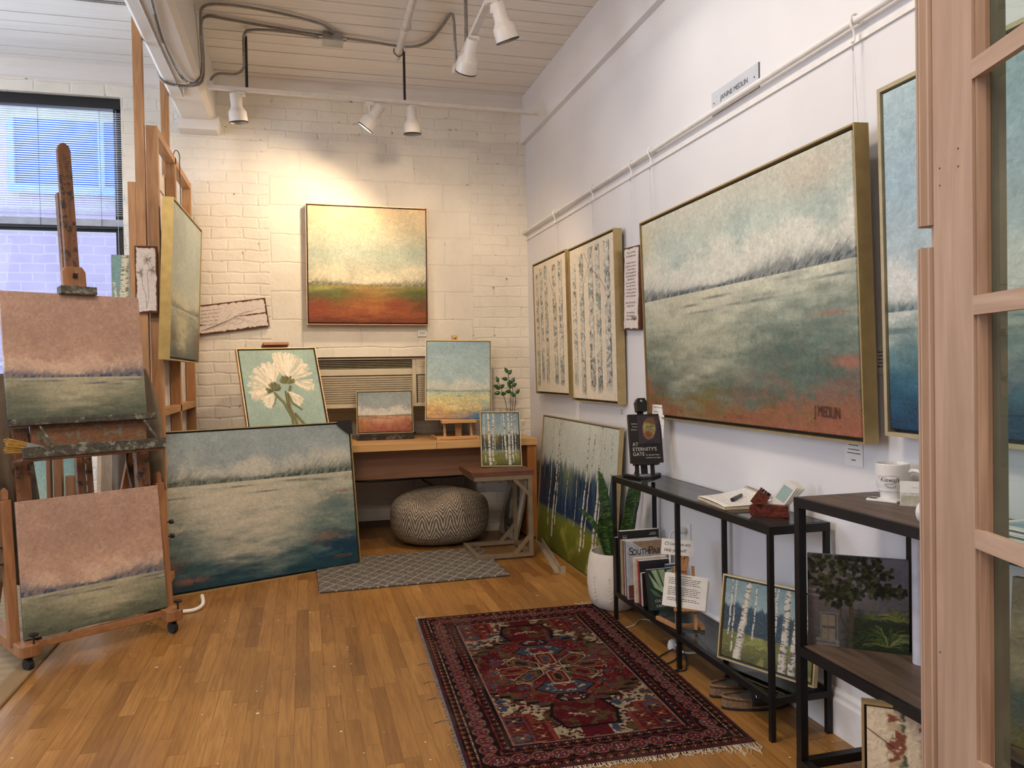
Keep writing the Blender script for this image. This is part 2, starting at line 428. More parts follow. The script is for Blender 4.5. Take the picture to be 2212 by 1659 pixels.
def floor_mat():
    m, nt, b = _new('maple strip floor'); g = nt.nodes.new('ShaderNodeNewGeometry'); s = nt.nodes.new('ShaderNodeSeparateXYZ'); nt.links.new(g.outputs['Position'], s.inputs[0])
    x = _math(nt, 'DIVIDE', s.outputs[0], 0.0565); row = _math(nt, 'FLOOR', x)
    wn = nt.nodes.new('ShaderNodeTexWhiteNoise'); wn.noise_dimensions = '1D'; nt.links.new(row, wn.inputs['W'])
    y = _math(nt, 'ADD', _math(nt, 'DIVIDE', s.outputs[1], 0.62), _math(nt, 'MULTIPLY', wn.outputs['Value'], 7.3)); cell = _math(nt, 'FLOOR', y)
    w2 = nt.nodes.new('ShaderNodeTexWhiteNoise'); w2.noise_dimensions = '2D'; cb = nt.nodes.new('ShaderNodeCombineXYZ')
    nt.links.new(row, cb.inputs[0]); nt.links.new(cell, cb.inputs[1]); nt.links.new(cb.outputs[0], w2.inputs['Vector'])
    c = _ramp(nt, w2.outputs['Value'], [(0.0, (136, 94, 46)), (0.2, (156, 112, 56)), (0.6, (164, 118, 60)), (1.0, (176, 130, 70))])
    mp = nt.nodes.new('ShaderNodeMapping'); mp.inputs['Scale'].default_value = (38, 2.2, 1); nt.links.new(g.outputs['Position'], mp.inputs['Vector'])
    off = nt.nodes.new('ShaderNodeVectorMath'); off.operation = 'ADD'; nt.links.new(mp.outputs[0], off.inputs[0]); cc = nt.nodes.new('ShaderNodeVectorMath'); cc.operation = 'SCALE'; cc.inputs['Scale'].default_value = 13
    nt.links.new(w2.outputs['Color'], cc.inputs[0]); nt.links.new(cc.outputs[0], off.inputs[1])
    gr = _tex(nt, 'Noise', 1.6, vec=off.outputs[0], Detail=7.0, Distortion=1.6)
    c = _mix(nt, c, _ramp(nt, gr.outputs['Fac'], [(0.3, (186, 172, 156)), (0.62, (255, 255, 255))]), 0.65, 'MULTIPLY')
    big = _tex(nt, 'Noise', 1.3, vec=g.outputs['Position'], Detail=5.0)
    c = _mix(nt, c, _ramp(nt, big.outputs['Fac'], [(0.35, (202, 190, 186)), (0.65, (255, 255, 255))]), 0.6, 'MULTIPLY')
    # paint drops and scuffs
    v = nt.nodes.new('ShaderNodeTexVoronoi'); v.inputs['Scale'].default_value = 17; v.inputs['Randomness'].default_value = 1.0; nt.links.new(g.outputs['Position'], v.inputs['Vector'])
    msk = _tex(nt, 'Noise', 2.3, vec=g.outputs['Position'], Detail=2.0)
    th = _math(nt, 'MULTIPLY', _math(nt, 'MAXIMUM', _math(nt, 'SUBTRACT', msk.outputs['Fac'], 0.42), 0.0), 0.45)
    c = _mix(nt, c, (214, 204, 190), _math(nt, 'LESS_THAN', v.outputs['Distance'], th))
    v2 = nt.nodes.new('ShaderNodeTexVoronoi'); v2.inputs['Scale'].default_value = 9; mp3 = nt.nodes.new('ShaderNodeMapping'); mp3.inputs['Scale'].default_value = (1, 2.6, 1); mp3.inputs['Location'].default_value = (5, 3, 0)
    nt.links.new(g.outputs['Position'], mp3.inputs['Vector']); nt.links.new(mp3.outputs[0], v2.inputs['Vector'])
    c = _mix(nt, c, (96, 66, 40), _math(nt, 'MULTIPLY', _math(nt, 'LESS_THAN', v2.outputs['Distance'], _math(nt, 'MULTIPLY', th, 1.3)), 0.7))
    fx = _math(nt, 'ABSOLUTE', _math(nt, 'SUBTRACT', _math(nt, 'FRACT', x), 0.5)); fy = _math(nt, 'ABSOLUTE', _math(nt, 'SUBTRACT', _math(nt, 'FRACT', y), 0.5))
    gv = _math(nt, 'MAXIMUM', _math(nt, 'GREATER_THAN', fx, 0.483), _math(nt, 'GREATER_THAN', fy, 0.4975))
    c = _mix(nt, c, (88, 54, 28), _math(nt, 'MULTIPLY', gv, 0.55))
    nt.links.new(c, b.inputs['Base Color'])
    rr = nt.nodes.new('ShaderNodeMapRange'); rr.inputs[3].default_value = 0.24; rr.inputs[4].default_value = 0.48; nt.links.new(big.outputs['Fac'], rr.inputs[0]); nt.links.new(rr.outputs[0], b.inputs['Roughness'])
    _bump(nt, b, _math(nt, 'SUBTRACT', _math(nt, 'MULTIPLY', gr.outputs['Fac'], 0.3), gv), 0.0007)
    return m
def brick_mat(name, bw, bh, col=(232, 226, 212), mortar=0.010, dist=0.0048, warp=0.035, off=0.5, mcol=None):
    m, nt, b = _new(name); g = nt.nodes.new('ShaderNodeNewGeometry')
    s = nt.nodes.new('ShaderNodeSeparateXYZ'); nt.links.new(g.outputs['Position'], s.inputs[0])
    cb = nt.nodes.new('ShaderNodeCombineXYZ'); nt.links.new(_math(nt, 'ADD', s.outputs[0], s.outputs[1]), cb.inputs[0]); nt.links.new(s.outputs[2], cb.inputs[1])
    wn = _tex(nt, 'Noise', 7, vec=g.outputs['Position'], Detail=3.0); sc = nt.nodes.new('ShaderNodeVectorMath'); sc.operation = 'SCALE'; sc.inputs['Scale'].default_value = warp
    nt.links.new(wn.outputs['Color'], sc.inputs[0]); ad = nt.nodes.new('ShaderNodeVectorMath'); ad.operation = 'ADD'; nt.links.new(cb.outputs[0], ad.inputs[0]); nt.links.new(sc.outputs[0], ad.inputs[1])
    br = nt.nodes.new('ShaderNodeTexBrick'); br.inputs['Scale'].default_value = 1.0; br.inputs['Brick Width'].default_value = bw; br.inputs['Row Height'].default_value = bh
    br.inputs['Mortar Size'].default_value = mortar; br.inputs['Mortar Smooth'].default_value = 0.75; br.offset = off; nt.links.new(ad.outputs[0], br.inputs['Vector'])
    big = _tex(nt, 'Noise', 3.2, vec=g.outputs['Position'], Detail=5.0); fine = _tex(nt, 'Noise', 42, vec=g.outputs['Position'], Detail=6.0)
    lo = tuple(x * 0.93 for x in col)
    c = _ramp(nt, big.outputs['Fac'], [(0.3, lo), (0.65, col)])
    # pits and chips where the paint has come away
    pit = _tex(nt, 'Noise', 26, vec=g.outputs['Position'], Detail=6.0, Roughness=0.75)
    pm = _ramp(nt, pit.outputs['Fac'], [(0.635, (0, 0, 0)), (0.665, (255, 255, 255))])
    pm2 = _math(nt, 'MULTIPLY', pm, _math(nt, 'ADD', _math(nt, 'MULTIPLY', br.outputs['Fac'], 0.85), 0.15))
    c = _mix(nt, c, (120, 96, 70), pm2)
    if mcol: c = _mix(nt, c, mcol, _math(nt, 'MULTIPLY', br.outputs['Fac'], 0.7))
    nt.links.new(c, b.inputs['Base Color']); b.inputs['Roughness'].default_value = 0.6
    hgt = _math(nt, 'SUBTRACT', _math(nt, 'MULTIPLY', fine.outputs['Fac'], 0.40), _math(nt, 'MULTIPLY', br.outputs['Fac'], 0.55))
    hgt = _math(nt, 'ADD', hgt, _math(nt, 'MULTIPLY', wn.outputs['Fac'], 1.6)); hgt = _math(nt, 'SUBTRACT', hgt, _math(nt, 'MULTIPLY', pm2, 0.6))
    _bump(nt, b, hgt, dist); return m
def board_mat():
    m, nt, b = _new('white ceiling boards'); g = nt.nodes.new('ShaderNodeNewGeometry')
    mp = nt.nodes.new('ShaderNodeMapping'); mp.inputs['Scale'].default_value = (0.5, 7, 1); nt.links.new(g.outputs['Position'], mp.inputs['Vector'])
    n = _tex(nt, 'Noise', 5, vec=mp.outputs[0], Detail=6.0)
    c = _ramp(nt, n.outputs['Fac'], [(0.25, (222, 217, 210)), (0.6, (230, 226, 220))])
    pt = _tex(nt, 'Noise', 9, vec=mp.outputs[0], Detail=6.0, Roughness=0.8)
    c = _mix(nt, c, (150, 116, 96), _ramp(nt, pt.outputs['Fac'], [(0.68, (0, 0, 0)), (0.72, (255, 255, 255))]))
    nt.links.new(c, b.inputs['Base Color']); b.inputs['Roughness'].default_value = 0.5; _bump(nt, b, n.outputs['Fac'], 0.0008); return m
def plaster_mat(name, col):
    m, nt, b = _new(name); g = nt.nodes.new('ShaderNodeNewGeometry')
    n = _tex(nt, 'Noise', 1.5, vec=g.outputs['Position'], Detail=5.0); f = _tex(nt, 'Noise', 90, vec=g.outputs['Position'], Detail=3.0)
    c = _ramp(nt, n.outputs['Fac'], [(0.3, tuple(x * 0.965 for x in col)), (0.7, col)])
    sp = _tex(nt, 'Noise', 21, vec=g.outputs['Position'], Detail=5.0, Roughness=0.8)
    c = _mix(nt, c, (150, 146, 142), _ramp(nt, sp.outputs['Fac'], [(0.74, (0, 0, 0)), (0.76, (150, 150, 150))]))
    nt.links.new(c, b.inputs['Base Color']); b.inputs['Roughness'].default_value = 0.55; _bump(nt, b, f.outputs['Fac'], 0.0006); return m
FLOOR = floor_mat(); BRICK = brick_mat('painted brick', 0.215, 0.079); BLOCK = brick_mat('painted block infill', 0.42, 0.205, mortar=0.008, dist=0.0045, warp=0.03)
BOARD = board_mat(); PLAST = plaster_mat('white plaster', (226, 225, 226)); TRIMW = plaster_mat('white painted timber', (226, 221, 214))

st(MB().box(XL - 0.2, XR + 0.15, YN - 0.1, 6.6, -0.12, 0.0), 'floor', FLOOR)
# ceiling: boards running across the room, each a little proud of its neighbours
mb = MB(); y = YN
rs = random.Random(3)
while y < YB:
    w = 0.131; g_ = rs.choice((0.003, 0.004, 0.0065)); mb.box(XL - 0.1, XR + 0.05, y + g_, min(y + w - g_, YB + 0.1), ZC + rs.uniform(-0.003, 0.003), ZC + 0.045); y += w
ce = st(mb, 'ceiling', BOARD, smooth=False)
bk_ = MB().box(XL - 0.2, XR + 0.15, YN - 0.1, 6.6, ZC + 0.045, ZC + 0.1).build('dark_backing', plain('gap shade backing', (58, 44, 36), 0.9)); bk_.parent = ce; bk_.location = bk_.location - ce.location  # dark sheet puts the shade of the board gaps into its colour
# back wall of brick, open at the window and at the niche under the air conditioner
WX0, WX1, WZ0, WZ1 = -2.62, -1.165, 0.78, 3.14
NX0, NX1, NZ = -0.215, 1.27, 1.352
mb = MB()
mb.box(XL, WX0, YB, 6.45, 0, ZC); mb.box(WX0, WX1, YB, 6.45, 0, WZ0); mb.box(WX0, WX1, YB, 6.45, WZ1, ZC)
mb.box(WX1, NX0, YB, 6.45, 0, ZC); mb.box(NX1, XR + 0.1, YB, 6.45, 0, ZC); mb.box(NX0, NX1, YB + 0.001, 6.45, 2.93, ZC); mb.box(NX0, NX1, 6.33, 6.45, 0, NZ)
wb = st(mb, 'wall_back', BRICK, smooth=False)
mb = MB(); mb.box(NX0, NX1, YB + 0.004, 6.40, NZ, 2.93); mb.build('block_infill', BLOCK, kind=None).parent = wb
for o in wb.children: o.location = o.location - wb.location
st(MB().box(XR, XR + 0.15, YN, YB + 0.02, 0, ZC), 'wall_right', PLAST)
st(MB().box(XL, XR + 0.15, YN - 0.1, YN, 0, ZC), 'wall_near', PLAST)
mb = MB()
for a, b_ in ((YN, 0.8), (2.4, 3.5), (5.1, 5.86)): mb.box(XL - 0.15, XL, a, b_, 0, ZC)
for a, b_ in ((0.8, 2.4), (3.5, 5.1)): mb.box(XL - 0.15, XL, a, b_, 0, 0.9); mb.box(XL - 0.15, XL, a, b_, 3.0, ZC)
st(mb, 'wall_left', PLAST)
# soffit board along the right wall, timber beam, wall plate
st(MB().box(1.668, XR + 0.01, 0.0, YB, 2.985, ZC), 'trim_1', PLAST)
bm_ = MB(); bm_.prism([(-0.775, 3.0), (-0.755, 2.98), (-0.578, 2.98), (-0.55, 3.008), (-0.55, ZC + 0.01), (-0.775, ZC + 0.01)], YN, YB)
st(bm_, 'trim_2', TRIMW, smooth=False)
st(MB().prism([(-0.785, 2.915), (-0.54, 2.915), (-0.52, 2.945), (-0.52, 3.0), (-0.785, 3.0)], 5.72, YB), 'trim_3', TRIMW)
for i, (a, b_) in enumerate(((XL, -0.775), (-0.55, 1.668))):
    st(MB().prism([(YB, 3.225), (YB - 0.02, 3.235), (YB - 0.055, 3.275), (YB - 0.06, ZC), (YB, ZC)], a, b_, 'yz'), 'trim_%d' % (4 + i), TRIMW)
# baseboards
mb = MB().prism([(XR, 0), (XR - 0.018, 0), (XR - 0.018, 0.115), (XR - 0.012, 0.125), (XR - 0.012, 0.14), (XR - 0.004, 0.152), (XR, 0.152)], YN, YB)
st(mb, 'baseboard_right', WHT, smooth=False)
st(MB().box(NX0, NX1, 6.315, 6.33, 0, 0.05), 'baseboard_back', wood('dark floor strip', (70, 44, 34), (94, 62, 46), 'x'))

# window in the back wall: black sash, glass
BF = plain('black window paint', (20, 20, 22), 0.4)
wr = root('window_1', 'tall black framed double sash window behind the easel', 'window', (-1.9, 5.97, WZ0)); wr['kind'] = 'structure'
for k_ in ('label', 'category'): del wr[k_]
mb = MB(); y0, y1 = 5.93, 6.02
mb.box(WX0, WX1, 5.90, 6.03, WZ1 - 0.05, WZ1); mb.box(WX0, WX0 + 0.05, y0, y1, WZ0, WZ1); mb.box(WX1 - 0.035, WX1, y0, y1, WZ0, WZ1); mb.box(WX0, WX1, y0, y1, WZ0, WZ0 + 0.07)
mb.build('window_frame', BF, wr)
mb = MB(); mb.box(WX0, WX1, 5.955, 5.995, 2.235, 2.325); mb.box(WX0 + 0.05, WX0 + 0.09, 5.95, 5.99, WZ0 + 0.07, WZ1 - 0.05); mb.box(WX1 - 0.065, WX1 - 0.035, 5.95, 5.99, WZ0 + 0.07, WZ1 - 0.05)
mb.build('sash', BF, wr)
GL = glass('window glass'); MB().box(WX0 + 0.05, WX1 - 0.035, 5.985, 5.989, WZ0 + 0.07, WZ1 - 0.05).build('pane', GL, wr)
# left windows (out of the picture, where the daylight enters)
for i, (a, b_) in enumerate(((0.8, 2.4), (3.5, 5.1))):
    mb = MB(); mb.box(XL - 0.1, XL - 0.05, a, a + 0.05, 0.9, 3.0); mb.box(XL - 0.1, XL - 0.05, b_ - 0.05, b_, 0.9, 3.0); mb.box(XL - 0.1, XL - 0.05, a, b_, 0.9, 0.95); mb.box(XL - 0.1, XL - 0.05, a, b_, 2.95, 3.0)
    st(mb, 'window_%d' % (i + 2), BF)
# venetian blind over the upper sash
bl = root('venetian_blind', 'white slatted venetian blind over the upper half of the window', 'blind', (-1.89, 5.925, 2.28))
SLAT = plain('blind slat', (214, 220, 232), 0.5)
MB().box(WX0 + 0.03, WX1 - 0.01, 5.885, 5.935, WZ1 - 0.075, WZ1 - 0.045).build('head_rail', BF, bl)
mb = MB(); z = 3.045
while z > 2.335:
    mb.bar((WX0 + 0.05, 5.925, z), (WX1 - 0.012, 5.925, z), 0.0175, 0.0009, up=(0, 0.10, 1)); z -= 0.0152
for k in range(16): mb.box(WX0 + 0.05, WX1 - 0.012, 5.915, 5.935, 2.27 + 0.003 * k, 2.2715 + 0.003 * k)
mb.build('slats', SLAT, bl)
MB().box(WX0 + 0.05, WX1 - 0.012, 5.912, 5.938, 2.255, 2.269).build('bottom_rail', BF, bl)
for x in (-2.4, -2.05, -1.685, -1.31): MB().tube([(x, 5.913, 3.06), (x, 5.913, 2.26)], 0.0012, 4).build('ladder_cord', plain('cord', (60, 62, 70), 0.8), bl)
MB().tube([(-1.205, 5.90, 3.06), (-1.205, 5.90, 1.5)], 0.0016, 4).build('pull_cord', plain('cord white', (200, 200, 205), 0.7), bl)

# the neighbouring building outside
nb = root('neighbouring_building', 'pinkish brick building with blue windows seen through the window', 'building', (-3, 9.5, 0))
NBR = brick_mat('mauve brick', 0.24, 0.10, col=(204, 180, 204), mortar=0.012, dist=0.003, mcol=(216, 198, 220))
MB().box(-9, 1.5, 9.5, 9.9, -3, 9).build('wall', NBR, nb)
MB().box(-9, 1.5, 9.46, 9.5, 1.9, 2.0).box(-9, 1.5, 9.46, 9.5, 0.9, 0.98).box(-9, 1.5, 9.46, 9.5, 1.38, 1.42).build('ledge', plain('stone ledge', (196, 186, 214), 0.8), nb)
wbl = MB().box(-2.95, -1.1, 9.42, 9.48, 3.3, 6.5).build('window', plain('blue reflecting glass', (62, 108, 196), 0.5, 0, 0.15, 2.0), nb)
mb = MB()
for x in (-2.97, -2.1, -1.25): mb.box(x, x + 0.06, 9.38, 9.43, 3.3, 6.5)
mb.box(-2.97, -1.1, 9.38, 9.43, 3.22, 3.3).build('mullion', plain('pale mullion', (130, 168, 215), 0.5), wbl)
# ------------------------------------------------------------------ paintings
R90 = -PI / 2
# large marsh on the right wall
I = landscape(300, 480, 11, [(0.55, (184, 200, 190)), (0.8, (188, 202, 190)), (1.0, (208, 208, 190))], 0.595,
    [(0.0, (142, 92, 64)), (0.10, (124, 102, 62)), (0.20, (80, 98, 86)), (0.45, (96, 116, 104)), (0.75, (150, 162, 146)), (1.0, (206, 208, 188))],
    (228, 226, 210), (64, 80, 90), ch=0.17, th=0.034, path=((206, 202, 174), 0.30, 0.34, 0.75),
    patches=[(0.97, 0.03, 0.42, 0.16, (158, 98, 78), 0.75), (0.97, 0.25, 0.04, 0.02, (184, 112, 88), 0.9), (0.93, 0.42, 0.08, 0.008, (170, 122, 98), 0.9), (0.0, 0.14, 0.06, 0.06, (160, 88, 58), 0.8), (0.38, 0.12, 0.08, 0.06, (122, 118, 54), 0.5), (0.80, 0.34, 0.30, 0.12, (72, 100, 94), 0.45), (0.1, 0.3, 0.2, 0.1, (74, 98, 84), 0.5)])
I = mixc(I, (216, 186, 160), 0.35 * np.exp(-((UVg(300, 480)[0] - 0.86) / 0.12) ** 2 - ((UVg(300, 480)[1] - 0.92) / 0.07) ** 2))
I = mixc(I, (222, 206, 160), 0.5 * np.exp(-((UVg(300, 480)[0] - 0.0) / 0.08) ** 2 - ((UVg(300, 480)[1] - 0.9) / 0.12) ** 2))
MM = basis((1.645, 3.580, 0.991), rad(-91.0), rad(-1.6))
p = picture('largest framed marsh painting on the right wall, sage sky and rust reeds', MM, 1.595, 0.958, I, d=0.05, gap=0.012)
SIG = plain('dark signature paint', (70, 38, 32), 0.6)
text('J MEDLIN', 0.052, MM @ Matrix.Translation((1.42, 0.0, 0.088)) @ Matrix.Rotation(rad(2), 4, 'Y'), SIG, p, 'signature', squeeze=0.62)

# birch pair
def dip(seed, tr, lines_, warm=0):
    ny, nx = 250, 190
    I = flat(ny, nx, (232, 220, 196), 0.05, seed)
    U, V = UVg(ny, nx); nz = fbm(ny, nx, 34, 22, seed, 4); n2 = fbm(ny, nx, 12, 10, seed + 5, 4)
    ns = fbm(ny, nx, 60, 30, seed + 8, 3, 0.7); nb = fbm(ny, nx, 16, 5, seed + 9, 4)
    for (u, w, l, v0, v1) in tr:
        c = u + l * (V - 0.5) + 0.008 * (nb - 0.5); x = (U - c) / w
        b = ss(1.0, 0.88, np.abs(x) + 0.25 * (nz - 0.5)) * ss(v0, v0 + 0.05, V - 0.05 * (ns - 0.5)) * (V < v1)
        I = mixc(I, (182, 186, 178), b * 0.7); I = mixc(I, (140, 152, 148), b * ss(0.50, 0.62, nb) * 0.9)
        I = mixc(I, (238, 230, 210), b * ss(0.52, 0.58, ns) * 0.85)
        e = ss(0.45, 0.95, x if (u * 100) % 2 < 1 else -x) * b
        I = mixc(I, (58, 64, 62), e * ss(0.40, 0.55, nb * 0.5 + ns * 0.5) * 0.9); I = mixc(I, (64, 66, 62), b * ss(0.62, 0.68, nz) * 0.8)
        I = mixc(I, (60, 62, 58), b * ss(0.5, 0.60, ns) * ss(0.30, 0.02, V) * 0.7)
    for l in lines_: line(I, l, 0.0022, (92, 84, 74), 0.8)
    return np.clip(I, 0.002, 1)
I1 = dip(3, [(0.10, 0.045, 0.02, 0.02, 0.93), (0.25, 0.045, 0.0, 0.06, 0.96), (0.40, 0.05, 0.0, 0.05, 0.97), (0.66, 0.055, -0.02, 0.05, 0.95), (0.84, 0.06, 0.0, 0.04, 0.96)], [[(0.12, 0.66), (0.26, 0.78), (0.36, 0.96)], [(0.64, 0.72), (0.52, 0.86)]])
I2 = dip(5, [(0.10, 0.05, 0.0, 0.06, 0.9), (0.28, 0.055, 0.0, 0.02, 0.95), (0.50, 0.06, 0.0, 0.05, 0.97), (0.66, 0.055, 0.0, 0.03, 0.97), (0.86, 0.065, 0.0, 0.05, 0.97)], [[(0.30, 0.72), (0.46, 0.86), (0.56, 0.97)], [(0.52, 0.80), (0.36, 0.95)], [(0.5, 0.84), (0.70, 0.76), (0.86, 0.66)], [(0.28, 0.06), (0.36, -0.02)]])
picture('framed white birch trunks, far one of the matching pair, nearest the corner', basis((1.645, 5.490, 1.060), R90, rad(-0.8)), 0.738, 0.942, I1, d=0.05, group=None)
picture('framed white birch trunks, near one of the matching pair, beside the lettered plank', basis((1.645, 4.695, 1.035), R90, rad(-0.8)), 0.748, 0.957, I2, d=0.05)

# pale blue seascape at the right edge
I = landscape(220, 300, 31, [(0.35, (196, 208, 206)), (0.7, (168, 196, 208)), (1.0, (176, 200, 204))], 0.355,
    [(0.0, (24, 62, 92)), (0.35, (44, 96, 118)), (0.7, (96, 130, 132)), (1.0, (190, 200, 190))], (224, 226, 218), (84, 110, 112), ch=0.13, th=0.018, path=((206, 206, 186), 0.75, 0.4, 0.8))
picture('tall pale blue seascape in a gold frame, cut by the door', basis((1.64, 1.928, 1.022), R90, rad(-1.0)), 1.30, 1.004, I, d=0.05, fw=0.012, fm=SILV, gap=0.008)

# dark birch forest standing on the floor
ny, nx = 230, 380
U, V = UVg(ny, nx); n1 = fbm(ny, nx, 5, 9, 41, 5); n2 = fbm(ny, nx, 4, 46, 42, 4)
I = grad(np.clip(V + 0.1 * (n1 - 0.5), 0, 1), [(0.55, (184, 192, 180)), (1.0, (204, 210, 196))]) * (0.9 + 0.25 * n1)[..., None]
top = 0.66 + 0.10 * (n2 - 0.5) + 0.06 * (n1 - 0.5); dk = ss(0.05, -0.05, V - top)
I = mixc(I, (20, 44, 74), dk); I = mixc(I, (64, 102, 116), dk * ss(0.48, 0.66, n2) * ss(0.2, 0.75, V) * 0.8); I = mixc(I, (130, 148, 108), dk * np.exp(-((U - 0.42) / 0.10) ** 2) * ss(0.40, 0.66, V) * 0.7)
gm = ss(0.012, -0.012, V - 0.30 + 0.03 * (n2 - 0.5))
I = mixc(I, (112, 116, 34), gm); I = mixc(I, (74, 72, 22), gm * ss(0.28, 0.02, V) * 0.7); I = mixc(I, (156, 152, 62), gm * ss(0.5, 0.7, n1) * 0.7); I = mixc(I, (50, 92, 92), gm * ss(0.24, 0.31, V) * 0.6)
I = birches(ny, nx, 43, I, [(0.17, 0.006, 0.02, 0.16, 1), (0.255, 0.011, 0.05, 0.10, 1), (0.285, 0.007, 0.05, 0.2, 1), (0.42, 0.003, 0.03, 0.3, 0.75), (0.55, 0.003, 0.02, 0.27, 0.7), (0.655, 0.010, 0.05, 0.12, 1), (0.70, 0.006, 0.09, 0.16, 0.95), (0.80, 0.013, 0.05, 0.02, 1), (0.835, 0.007, 0.06, 0.1, 1), (0.92, 0.006, 0.04, 0.1, 1)], bark=(206, 202, 184))
MF = basis((1.602, 5.42, 0.0), rad(-90.6), rad(4.6))
picture('dark blue birch forest painting leaning on the floor behind the potted plant', MF, 1.46, 0.912, I, d=0.026, gap=0.006)

# big blue marsh leaning by the desk
I = landscape(260, 360, 51, [(0.66, (176, 186, 184)), (0.8, (160, 174, 178)), (1.0, (152, 168, 172))], 0.665,
    [(0.0, (30, 66, 80)), (0.2, (44, 88, 96)), (0.45, (104, 130, 124)), (0.7, (166, 172, 156)), (1.0, (188, 190, 172))], (206, 206, 194), (66, 82, 76), ch=0.13, th=0.045,
    path=((208, 202, 184), 0.46, 0.36, 0.95), patches=[(0.86, 0.22, 0.09, 0.05, (130, 92, 78), 0.75), (0.92, 0.14, 0.16, 0.10, (18, 48, 84), 0.8), (0.05, 0.16, 0.07, 0.05, (130, 92, 78), 0.7), (0.16, 0.06, 0.06, 0.02, (150, 104, 88), 0.8), (0.95, 0.52, 0.05, 0.012, (140, 100, 84), 0.7), (0.08, 0.35, 0.14, 0.10, (28, 74, 96), 0.6), (0.9, 0.42, 0.14, 0.12, (40, 92, 104), 0.6)])
MBL = basis((-0.838, 4.653, 0.0), rad(21.3), rad(7.4))
p = picture('large blue marsh painting leaning on the floor between the easel and the desk', MBL, 1.26, 0.927, I, d=0.04, gap=0.010)
mb = MB(MBL); mb.prism([(1.266, 0.933), (1.266, 0.845), (1.235, 0.845), (1.165, 0.905), (1.165, 0.933)], -0.006, 0.046)
mb.build('corner_protector', plain('black plastic', (26, 26, 28), 0.4), p)
text('J.MEDLIN', 0.03, MBL @ Matrix.Translation((1.14, -0.0, 0.075)), plain('rust signature', (120, 84, 62), 0.6), p, 'signature')

# tall painting hung on the wooden display frame
I = landscape(220, 230, 61, [(0.36, (186, 194, 178)), (0.7, (172, 184, 176)), (1.0, (180, 192, 182))], 0.335,
    [(0.0, (66, 74, 68)), (0.4, (92, 104, 96)), (0.8, (128, 140, 128)), (1.0, (176, 180, 160))], (204, 200, 168), (92, 104, 100), ch=0.11, th=0.025,
    path=((196, 190, 154), 0.40, 0.30, 1.0), patches=[(0.1, 0.14, 0.10, 0.06, (104, 64, 50), 0.7), (0.9, 0.14, 0.10, 0.08, (110, 66, 50), 0.7)])
MT = basis((-0.667, 4.376, 1.319), rad(88.2), rad(-2.6), rad(-0.4))
picture('gold framed misty river painting hanging high on the wooden display frame', MT, 0.931, 0.844, I, d=0.055, gap=0.010, fm=plain('warm gold leaf', (182, 158, 98), 0.35, 0.5))

# two unfinished pink canvases on the studio easel
def pink(seed, hv, ny=180, nx=190):
    return landscape(ny, nx, seed, [(0.3, (214, 180, 156)), (0.42, (202, 166, 144)), (0.7, (182, 148, 130)), (1.0, (194, 160, 142))], hv,
        [(0.0, (94, 100, 84)), (0.4, (112, 118, 98)), (0.75, (136, 138, 116)), (1.0, (166, 164, 138))], (220, 190, 166), (70, 82, 106), ch=0.14, th=0.05, path=((190, 182, 152), 0.5, 0.30, 1.0), cl=0.75)
MPU = basis((-1.236, 3.823, 1.055), rad(33), rad(7)); MPL = basis((-1.166, 3.732, 0.12), rad(33), rad(7.6))
picture('unfinished pink sky canvas on the upper ledge of the studio easel', MPU, 0.592, 0.570, pink(71, 0.325), d=0.02, framed=False, name='canvas')
picture('unfinished pink sky canvas on the lower rail of the studio easel', MPL, 0.608, 0.588, pink(75, 0.31), d=0.02, framed=False, name='canvas')

# peony painting behind the desk
ny, nx = 230, 200
U, V = UVg(ny, nx); I = flat(ny, nx, (158, 184, 172), 0.16, 81, 5); I = mixc(I, (176, 196, 184), 0.5 * ss(0.5, 0.7, fbm(ny, nx, 4, 4, 82, 4)))
rs = np.random.RandomState(4)
def petals(I, cx, cy, a0, a1, r0, r1, n, col):
    for k in range(n):
        a = a0 + (a1 - a0) * rs.rand(); r = r0 + (r1 - r0) * rs.rand() ** 0.6; b = a + 0.35 * (rs.rand() - 0.5)
        s = 0.15 + 0.3 * rs.rand(); p = [(cx + math.cos(a) * r * t * 1.05, cy + math.sin(a) * r * t) for t in (s,)] + [(cx + math.cos(b) * r * 1.05 * t, cy + math.sin(b) * r * t) for t in (0.65, 1.0)]
        c = col[rs.randint(len(col))]; line(I, p, 0.006 + 0.005 * rs.rand(), c, 0.85)
GR = [(92, 98, 42), (70, 72, 30), (120, 124, 70)]; WP = [(244, 232, 206), (250, 240, 220), (236, 222, 194), (220, 212, 186), (196, 200, 182)]
for pts in ([(0.53, 0.50), (0.53, 0.36), (0.60, 0.18), (0.62, -0.02)], [(0.38, 0.49), (0.48, 0.38), (0.56, 0.20), (0.56, -0.02)], [(0.61, 0.24), (0.70, 0.12), (0.72, 0.0)], [(0.60, 0.56), (0.56, 0.46), (0.55, 0.32)]):
    line(I, pts, 0.016, (88, 86, 36)); line(I, [(x + 0.006, y_) for x, y_ in pts], 0.005, (140, 140, 84), 0.8)
petals(I, 0.37, 0.55, 1.2, 3.5, 0.10, 0.31, 260, WP); petals(I, 0.56, 0.63, 0.25, 1.95, 0.10, 0.35, 280, WP)
petals(I, 0.37, 0.49, 3.5, 4.35, 0.08, 0.18, 90, WP); petals(I, 0.62, 0.62, -0.45, 0.0, 0.10, 0.29, 70, WP); petals(I, 0.54, 0.51, -0.95, -0.45, 0.06, 0.22, 70, WP)
petals(I, 0.38, 0.52, 0.2, 3.4, 0.04, 0.10, 60, GR); petals(I, 0.57, 0.60, 0.0, 3.1, 0.04, 0.10, 60, GR); line(I, [(0.55, 0.49), (0.60, 0.36), (0.70, 0.29)], 0.011, (84, 88, 40), 0.9); line(I, [(0.40, 0.46), (0.36, 0.38), (0.33, 0.34)], 0.008, (84, 88, 40), 0.8)
